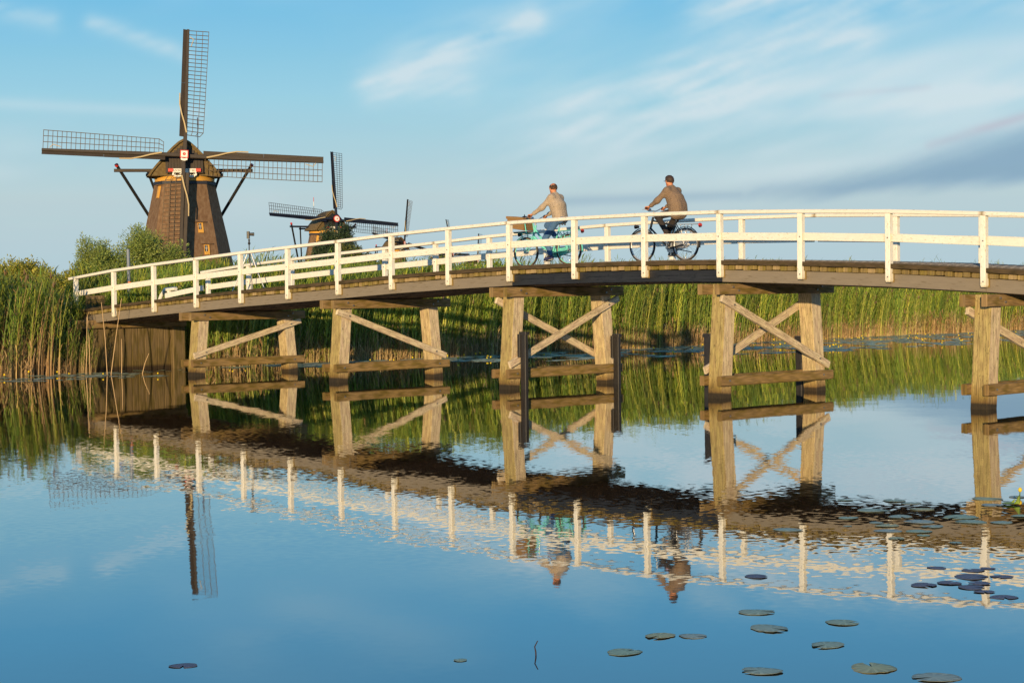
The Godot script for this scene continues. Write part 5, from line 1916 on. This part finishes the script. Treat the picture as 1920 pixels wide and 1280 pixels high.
# ---------------------------------------------------------------- small things
func build_small_things() -> void:
	# tripod with camera on the deck
	var dy := rail_h(2.42) - 0.968
	var base := place(4.70, 2.6, dy)
	var o := thing("tripod", "silver camera tripod standing on the deck behind the railing", "tripod", base)
	var apex := Vector3(0, 1.22, 0)
	for d in [Vector3(0.52, 0, 0.25), Vector3(-0.52, 0, 0.18), Vector3(0.02, 0, -0.5)]:
		var b := MB.new()
		b.tube([apex + d * 0.08, apex.lerp(d, 0.5)], 0.020, 0.019, 7)
		b.tube([apex.lerp(d, 0.48), d * 1.0], 0.014, 0.013, 7)
		var lg := bput("leg", b, M.alu, o)
		b = MB.new()
		b.ball(d + Vector3(0, 0.012, 0), Vector3(0.02, 0.015, 0.02), 8, 5)
		bput("foot", b, M.rubber, lg)
	var b2 := MB.new()
	b2.tube([apex - Vector3(0, 0.3, 0), apex + Vector3(0, 0.2, 0)], 0.016, 0.016, 7)
	b2.tube([apex - Vector3(0, 0.04, 0), apex + Vector3(0, 0.04, 0)], 0.05, 0.045, 9)
	bput("centre_column", b2, M.black, o)
	b2 = MB.new()
	b2.ball(apex + Vector3(0, 0.24, 0), Vector3(0.038, 0.042, 0.038), 10, 8)
	b2.tube([apex + Vector3(0, 0.26, 0), apex + Vector3(0, 0.36, 0)], 0.022, 0.026, 8)
	bput("ball_head", b2, M.black, o)
	var cam := thing("digital_camera", "small black camera with its lens pointing right on the tripod", "camera", base + apex + Vector3(0, 0.36, 0))
	b2 = MB.new()
	b2.box(Vector3(-0.02, 0.11, 0), Vector3(0.075, 0.20, 0.12), 0.012)
	bput("camera_body", b2, M.black, cam)
	b2 = MB.new()
	b2.tube([Vector3(0.02, 0.13, 0), Vector3(0.09, 0.13, 0), Vector3(0.14, 0.13, 0)], 0.042, 0.048, 14)
	bput("lens", b2, M.black, cam)
	# blue-grey post with an orange sticker
	o = thing("steel_post", "blue-grey steel post with orange sticker behind the left railing", "post", Vector3(-11.84, 1.2, -58.0))
	b2 = MB.new()
	b2.tube([Vector3(0, -0.4, 0), Vector3(-0.02, 2.36, 0)], 0.055, 0.05, 10)
	bput("shaft", b2, M.steel, o)
	b2 = MB.new()
	b2.tube([Vector3(0, 1.22, 0), Vector3(0, 1.36, 0)], 0.058, 0.058, 10)
	bput("sticker", b2, M.orange, o)
	b2 = MB.new()
	b2.tube([Vector3(0, 0.66, 0), Vector3(0, 0.72, 0)], 0.059, 0.059, 10)
	bput("sticker", b2, M.orange, o)
	# low boards edging the path
	o = thing("path_boards", "low brown boards edging the path behind the left railing", "edging", Vector3(-12.55, 1.75, -58.5), 0.12)
	for i in 3:
		b2 = MB.new()
		b2.off = Vector2(i, i * 2.0)
		b2.bar(Vector3(-0.75, 0.06 + i * 0.135, 0), Vector3(0.75, 0.05 + i * 0.135, 0), 0.05, 0.128, Vector3.UP, 0.01)
		bput("board", b2, M.wall_plank, o)
	for sx in [-0.7, 0.7]:
		b2 = MB.new()
		b2.bar(Vector3(sx, -0.3, -0.06), Vector3(sx, 0.45, -0.06), 0.08, 0.08, Vector3.BACK, 0.01)
		bput("stake", b2, M.wall_plank, o)
	# white hooded end of the far railing and stub of a second rail on the left
	o = thing("railing_end", "low white curved railing end at the foot of the far railing", "railing", place(0.0, 3.12, 1.75), -TH)
	b2 = MB.new()
	b2.tube([Vector3(-0.46, 0.20, 0), Vector3(-0.34, 0.38, 0), Vector3(-0.14, 0.54, 0), Vector3(0.40, 0.57, 0.0)], 0.06, 0.06, 10)
	bput("tube", b2, M.white, o)
	b2 = MB.new()
	b2.bar(Vector3(0.06, -0.2, 0), Vector3(0.06, 0.50, 0), 0.1, 0.1, Vector3.BACK, 0.01)
	bput("post", b2, M.white, o)
	b2 = MB.new()
	b2.bar(Vector3(-0.02, 0.36, 0.08), Vector3(1.88, 0.575, 0.08), 0.05, 0.15, Vector3.UP, 0.008)
	bput("board", b2, M.white, o)
	o = thing("rail_stub", "short white board running on left from the first railing post", "railing", place(0.0, 0.0, 0.0))
	for y in [1.88]:
		b2 = MB.new()
		b2.bar(Vector3(-0.08, y, -0.05), Vector3(-0.36, y + 0.0, -0.10), 0.045, 0.13, Vector3.UP, 0.008)
		bput("board", b2, M.white, o)
	# dead reed stalks standing alone before the abutment
	var stalks := [
		[Vector3(-11.62, 0, -50.9), 1.55, Vector3(0.06, 0, 0), 0.0, "thin pale reed stalk standing alone, leftmost before the abutment"],
		[Vector3(-11.52, 0, -51.0), 1.62, Vector3(-0.05, 0, 0), 0.0, "pale reed stalk close beside the leftmost lone stalk"],
		[Vector3(-11.02, 0, -50.9), 1.95, Vector3(-0.14, 0, 0), 0.0, "tall straight pale reed stalk before the left end of the edge beam"],
		[Vector3(-10.95, 0, -50.8), 2.05, Vector3(0.36, 0, 0), 0.0, "tall pale reed stalk leaning right before the abutment"],
		[Vector3(-10.65, 0, -50.9), 0.95, Vector3(0.02, 0, 0), 0.0, "short upright dry stalk before the mossy planks"],
		[Vector3(-10.15, 0, -50.9), 0.55, Vector3(0.26, 0, 0), 0.0, "short dry reed stalk leaning far right before the mossy planks"],
		[Vector3(-8.60, 0, -51.6), 0.30, Vector3(0.14, 0, 0), 0.24, "small bent reed stalk making an angle on the water"],
	]
	for s in stalks:
		b2 = MB.new()
		var p: Vector3 = s[0]
		var top: Vector3 = Vector3(0, s[1], 0) + s[2]
		b2.tube([Vector3(0, -0.3, 0), top * 0.5 + Vector3(0.015, 0, 0), top], 0.014, 0.008, 5)
		if s[3] > 0.0:
			b2.tube([top, top + Vector3(s[3] * 0.5, s[3] * 0.22, 0.02), top + Vector3(s[3], -0.05 + s[3] * 0.05, 0.03), top + Vector3(s[3] * 1.1, -0.12, 0.03)], 0.010, 0.004, 5)
		b2.col = Color(0.5, 0.36, 0.2)
		for i in b2.c.size(): b2.c[i] = Color(0.62, 0.42, 0.22)
		var so := bput("dry_reed_stalk", b2, M.reed, self)
		so.position = p
		tag(so, s[4], "reed stalk", "lone dry reed stalks")
	# twig sticking out of the water
	b2 = MB.new()
	b2.tube([Vector3(0.0, -0.12, 0), Vector3(-0.006, 0.02, 0), Vector3(-0.012, 0.05, 0), Vector3(0.006, 0.085, 0)], 0.005, 0.003, 5)
	for i in b2.c.size(): b2.c[i] = Color(0.25, 0.12, 0.06)
	var tw := bput("twig", b2, M.stem, self)
	tw.position = Vector3(0.125, 0, -10.9)
	tag(tw, "small brown twig sticking out of the open water in front", "twig")


# ---------------------------------------------------------------- water lilies
func pad_mesh(seed_: int, c0: Color, curl := 0.0) -> ArrayMesh:
	var r := RandomNumberGenerator.new()
	r.seed = seed_
	var b := MB.new()
	var n := 30
	var rim := []
	var mid := []
	var notch := r.randf() * TAU
	for i in n + 1:
		var t := 0.15 + (TAU - 0.30) * i / n
		var a := notch + t
		var rr := 1.0 + 0.04 * sin(a * 3.0 + seed_) + 0.02 * sin(a * 7.0) + r.randf_range(-0.02, 0.015) - (0.16 * r.randf() if r.randf() < 0.06 else 0.0)
		var lift := 0.012 + 0.016 * sin(a * 2.0 + seed_ * 1.3) + curl * maxf(0.0, cos(a - notch - 1.0)) 
		rim.append(Vector3(cos(a) * rr * (1.0 - curl * 0.3 * maxf(0.0, cos(a - notch - 1.0))), lift, sin(a) * rr * 0.86))
		mid.append(Vector3(cos(a) * rr * 0.8, 0.018, sin(a) * rr * 0.8 * 0.86))
	var o := Vector3(cos(notch), 0.0, sin(notch) * 0.86) * 0.12
	o.y = 0.03
	var edge := c0.lerp(Color(0.12, 0.10, 0.06), 0.4)
	for i in n:
		var k := 0.84 + 0.34 * float(i % 3 == 0) + 0.08 * sin(i * 1.7 + seed_)
		b.ctri(o, mid[i + 1], mid[i], c0 * 1.12, c0 * k, c0 * k)
		b.ctri(mid[i], mid[i + 1], rim[i + 1], c0 * k, c0 * k, edge)
		b.ctri(mid[i], rim[i + 1], rim[i], c0 * k, edge, edge)
		# turned-down edge
		var d0: Vector3 = rim[i] + Vector3(0, -0.008, 0)
		var d1: Vector3 = rim[i + 1] + Vector3(0, -0.008, 0)
		b.ctri(rim[i], rim[i + 1], d1, edge, edge, edge)
		b.ctri(rim[i], d1, d0, edge, edge, edge)
	return b.mesh()


func build_lilies() -> void:
	var green := Color(0.34, 0.43, 0.27)
	var meshes := []
	for i in 6: meshes.append(pad_mesh(i + 3, green.lerp(Color(0.38, 0.41, 0.33), i / 6.0) if i != 4 else Color(0.44, 0.43, 0.22)))
	var purple := []
	for i in 3: purple.append(pad_mesh(i + 31, Color(0.14, 0.13, 0.17)))
	# x, z, radius, purple, label
	var list := [
		[-1.91, -10.70, 0.082, 1, "small dark lily pad floating alone at the lower left"],
		[-0.32, -10.77, 0.045, 0, "tiny torn lily pad at the bottom centre"],
		[1.59, -12.26, 0.122, 0, "lily pad with a notch, topmost of the scattered open-water pads"],
		[1.59, -11.66, 0.132, 0, "long oval lily pad right below the notched one"],
		[0.89, -11.45, 0.098, 0, "left pad of the touching pair of lily pads"],
		[1.09, -11.44, 0.092, 0, "right pad of the touching pair of lily pads"],
		[0.64, -10.95, 0.112, 0, "lone lily pad farthest left of the open-water group"],
		[2.08, -11.84, 0.11, 0, "lily pad with one torn side, right of the notched one"],
		[1.86, -11.10, 0.11, 0, "lily pad at the middle right of the open-water group"],
		[1.37, -10.36, 0.115, 0, "pale half-sunken lily pad at the bottom edge"],
		[2.00, -10.41, 0.147, 0, "large lily pad near the bottom right with a slit on its side"],
		[2.29, -10.14, 0.135, 0, "large lily pad cut by the bottom edge of the picture"],
		[1.79, -13.79, 0.098, 1, "lone dark lily pad between two reflected railing posts"],
	]
	# pads in the right-hand cluster: (x px offset is not used; metres measured on the water)
	var cluster := [
		[3.32, -18.69, 0.081], [3.79, -18.59, 0.124], [3.91, -18.38, 0.104], [3.09, -17.24, 0.102], [3.58, -17.30, 0.128], [3.67, -16.90, 0.147], [3.90, -17.85, 0.119], [3.43, -17.81, 0.155], [3.28, -16.87, 0.073],
		[3.33, -16.65, 0.115], [3.71, -16.55, 0.106], [3.27, -16.30, 0.125], [3.53, -16.24, 0.116], [3.51, -15.98, 0.065], [3.24, -15.79, 0.081], [3.67, -15.49, 0.059], [2.98, -16.66, 0.043], [2.42, -16.44, 0.135],
		[4.74, -18.67, 0.163], [4.65, -18.13, 0.121], [4.13, -17.22, 0.176], [4.13, -16.86, 0.147], [4.39, -16.79, 0.112], [5.08, -18.81, 0.096], [4.69, -17.24, 0.098], [5.22, -18.2, 0.15], [5.05, -17.6, 0.12],
	]
	var ord := ["first", "second", "third", "fourth", "fifth", "sixth", "seventh", "eighth", "ninth"]
	cluster.sort_custom(func(a, b): return a[1] < b[1])
	var rows := ["back", "second", "middle", "front"]
	for r in 4:
		var row := cluster.slice(int(r * cluster.size() / 4.0), int((r + 1) * cluster.size() / 4.0))
		row.sort_custom(func(a, b): return a[0] < b[0])
		for k in row.size(): list.append([row[k][0], row[k][1], row[k][2], 0, "grey-green lily pad, %s from the left in the %s row under the right-hand trestle" % [ord[k], rows[r]]])
	var group2 := [[3.20, -14.12, 0.080], [3.44, -13.97, 0.093], [3.57, -14.06, 0.060], [3.35, -13.66, 0.140], [3.57, -13.65, 0.086], [2.92, -13.30, 0.102], [3.12, -13.38, 0.089], [3.33, -13.36, 0.089], [3.23, -13.18, 0.108], [3.27, -12.98, 0.073], [3.35, -12.75, 0.098]]
	var rows2 := ["top", "middle", "bottom"]
	for r in 3:
		var row := group2.slice(int(r * 11 / 3.0), int((r + 1) * 11 / 3.0))
		row.sort_custom(func(a, b): return a[0] < b[0])
		for k in row.size(): list.append([row[k][0], row[k][1], row[k][2], 1, "dark purplish lily pad, %s from the left in the %s row below the reflected railing" % [ord[k], rows2[r]]])
	var i := 0
	for q in list:
		var o := part("lily_pad", (purple[i % 3] if q[3] == 1 else meshes[i % 6]), M.pad, self)
		o.transform = Transform3D(Basis(Vector3.UP, i * 1.7) * Basis.from_scale(Vector3(q[2], q[2], q[2])), Vector3(q[0], 0.002 + 0.0008 * (i % 5), q[1]))
		tag(o, q[4], "lily pad", "grey-green pads of the right-hand lily cluster" if q[4].contains("trestle") else ("dark pads of the lower lily group" if q[4].contains("railing,") or q[4].contains("reflected railing") else "scattered lily pads in open water"))
		i += 1
	# a curled bright leaf and a yellow flower bud in the cluster
	var cl := part("curled_lily_leaf", pad_mesh(77, Color(0.30, 0.42, 0.05), 0.9), M.leaf, self)
	cl.transform = Transform3D(Basis(Vector3.UP, 2.2) * Basis.from_scale(Vector3(0.10, 0.10, 0.10)), Vector3(4.85, 0.015, -18.16))
	tag(cl, "bright yellow-green curled lily leaf standing up in the right-hand cluster", "lily leaf")
	var fl := thing("water_lily_flower", "yellow water lily bud on a stalk at the right edge", "flower", Vector3(5.12, 0, -18.9))
	var b := MB.new()
	b.tube([Vector3(0, -0.1, 0), Vector3(0.01, 0.05, 0)], 0.007, 0.006, 5)
	for k in b.c.size(): b.c[k] = Color(0.12, 0.2, 0.05)
	bput("stalk", b, M.leaf, fl)
	b = MB.new()
	b.ball(Vector3(0.01, 0.065, 0), Vector3(0.02, 0.024, 0.02), 10, 8)
	bput("bud", b, M.petal, fl)
	# the belt of small pads with yellow flowers along the far reeds
	var spots := []
	var blooms := []
	var clusters := noise(91, 0.16, 2)
	for k in 9000:
		var off := rng.randf_range(3.6, 70.0)
		var wide := lerpf(4.2, 9.5, smoothstep(4.0, 30.0, off))
		var a := shore(off) + 0.1 + wide * pow(rng.randf(), 0.9)
		var p := place(a, off, 0.0)
		if clusters.get_noise_2d(p.x * 3.0, p.z * 1.5) < -0.12 + 0.5 * (a - shore(off)) / wide - 0.25: continue
		var r := rng.randf_range(0.09, 0.19)
		spots.append([Transform3D(Basis(Vector3.UP, rng.randf() * TAU) * Basis(Vector3.RIGHT, rng.randf_range(-0.02, 0.02)) * Basis.from_scale(Vector3(r, r, r)), p + Vector3(0, 0.003 + 0.004 * rng.randf(), 0)), tinted(0.75, 1.3)])
		if rng.randf() < 0.035:
			blooms.append([Transform3D(Basis.from_scale(Vector3.ONE * rng.randf_range(0.6, 0.95)), p + Vector3(rng.randf_range(-0.2, 0.2), 0.0, 0)), tinted(0.9, 1.1)])
	for k in 700:
		var off := rng.randf_range(-9.0, -0.2)
		var a := shore(off) + 0.3 + 3.6 * rng.randf()
		if clusters.get_noise_2d(a * 7.0, off * 5.0) < 0.0: continue
		var r := rng.randf_range(0.08, 0.17)
		spots.append([Transform3D(Basis(Vector3.UP, rng.randf() * TAU) * Basis.from_scale(Vector3(r, r, r)), place(a, off, 0.003 + 0.004 * rng.randf())), tinted(0.75, 1.2)])
		if rng.randf() < 0.05: blooms.append([Transform3D(Basis.from_scale(Vector3.ONE * rng.randf_range(0.6, 0.9)), place(a, off, 0.0)), Color.WHITE])
	for k in 60:
		var off := rng.randf_range(-0.2, 3.0)
		var a := 1.2 + 2.8 * rng.randf()
		var r := rng.randf_range(0.07, 0.14)
		if rng.randf() < 0.5: spots.append([Transform3D(Basis(Vector3.UP, rng.randf() * TAU) * Basis.from_scale(Vector3(r, r, r)), place(a, off, 0.003 + 0.004 * rng.randf())), tinted(0.75, 1.2)])
	scatter("lily_belt", "belt of small floating lily pads along the reeds", "lily pads", meshes, spots, null, M.pad)
	b = MB.new()
	b.tube([Vector3(0, -0.05, 0), Vector3(0.0, 0.10, 0)], 0.008, 0.007, 4)
	for k in b.c.size(): b.c[k] = Color(0.12, 0.2, 0.04)
	var st := b.c.size()
	b.ball(Vector3(0, 0.125, 0), Vector3(0.035, 0.032, 0.035), 7, 5)
	for k in range(st, b.c.size()): b.c[k] = Color(0.80, 0.55, 0.02)
	scatter("yellow_water_lilies", "small yellow water lily flowers dotted over the lily belt", "flowers", [b.mesh()], blooms, null, M.pad)
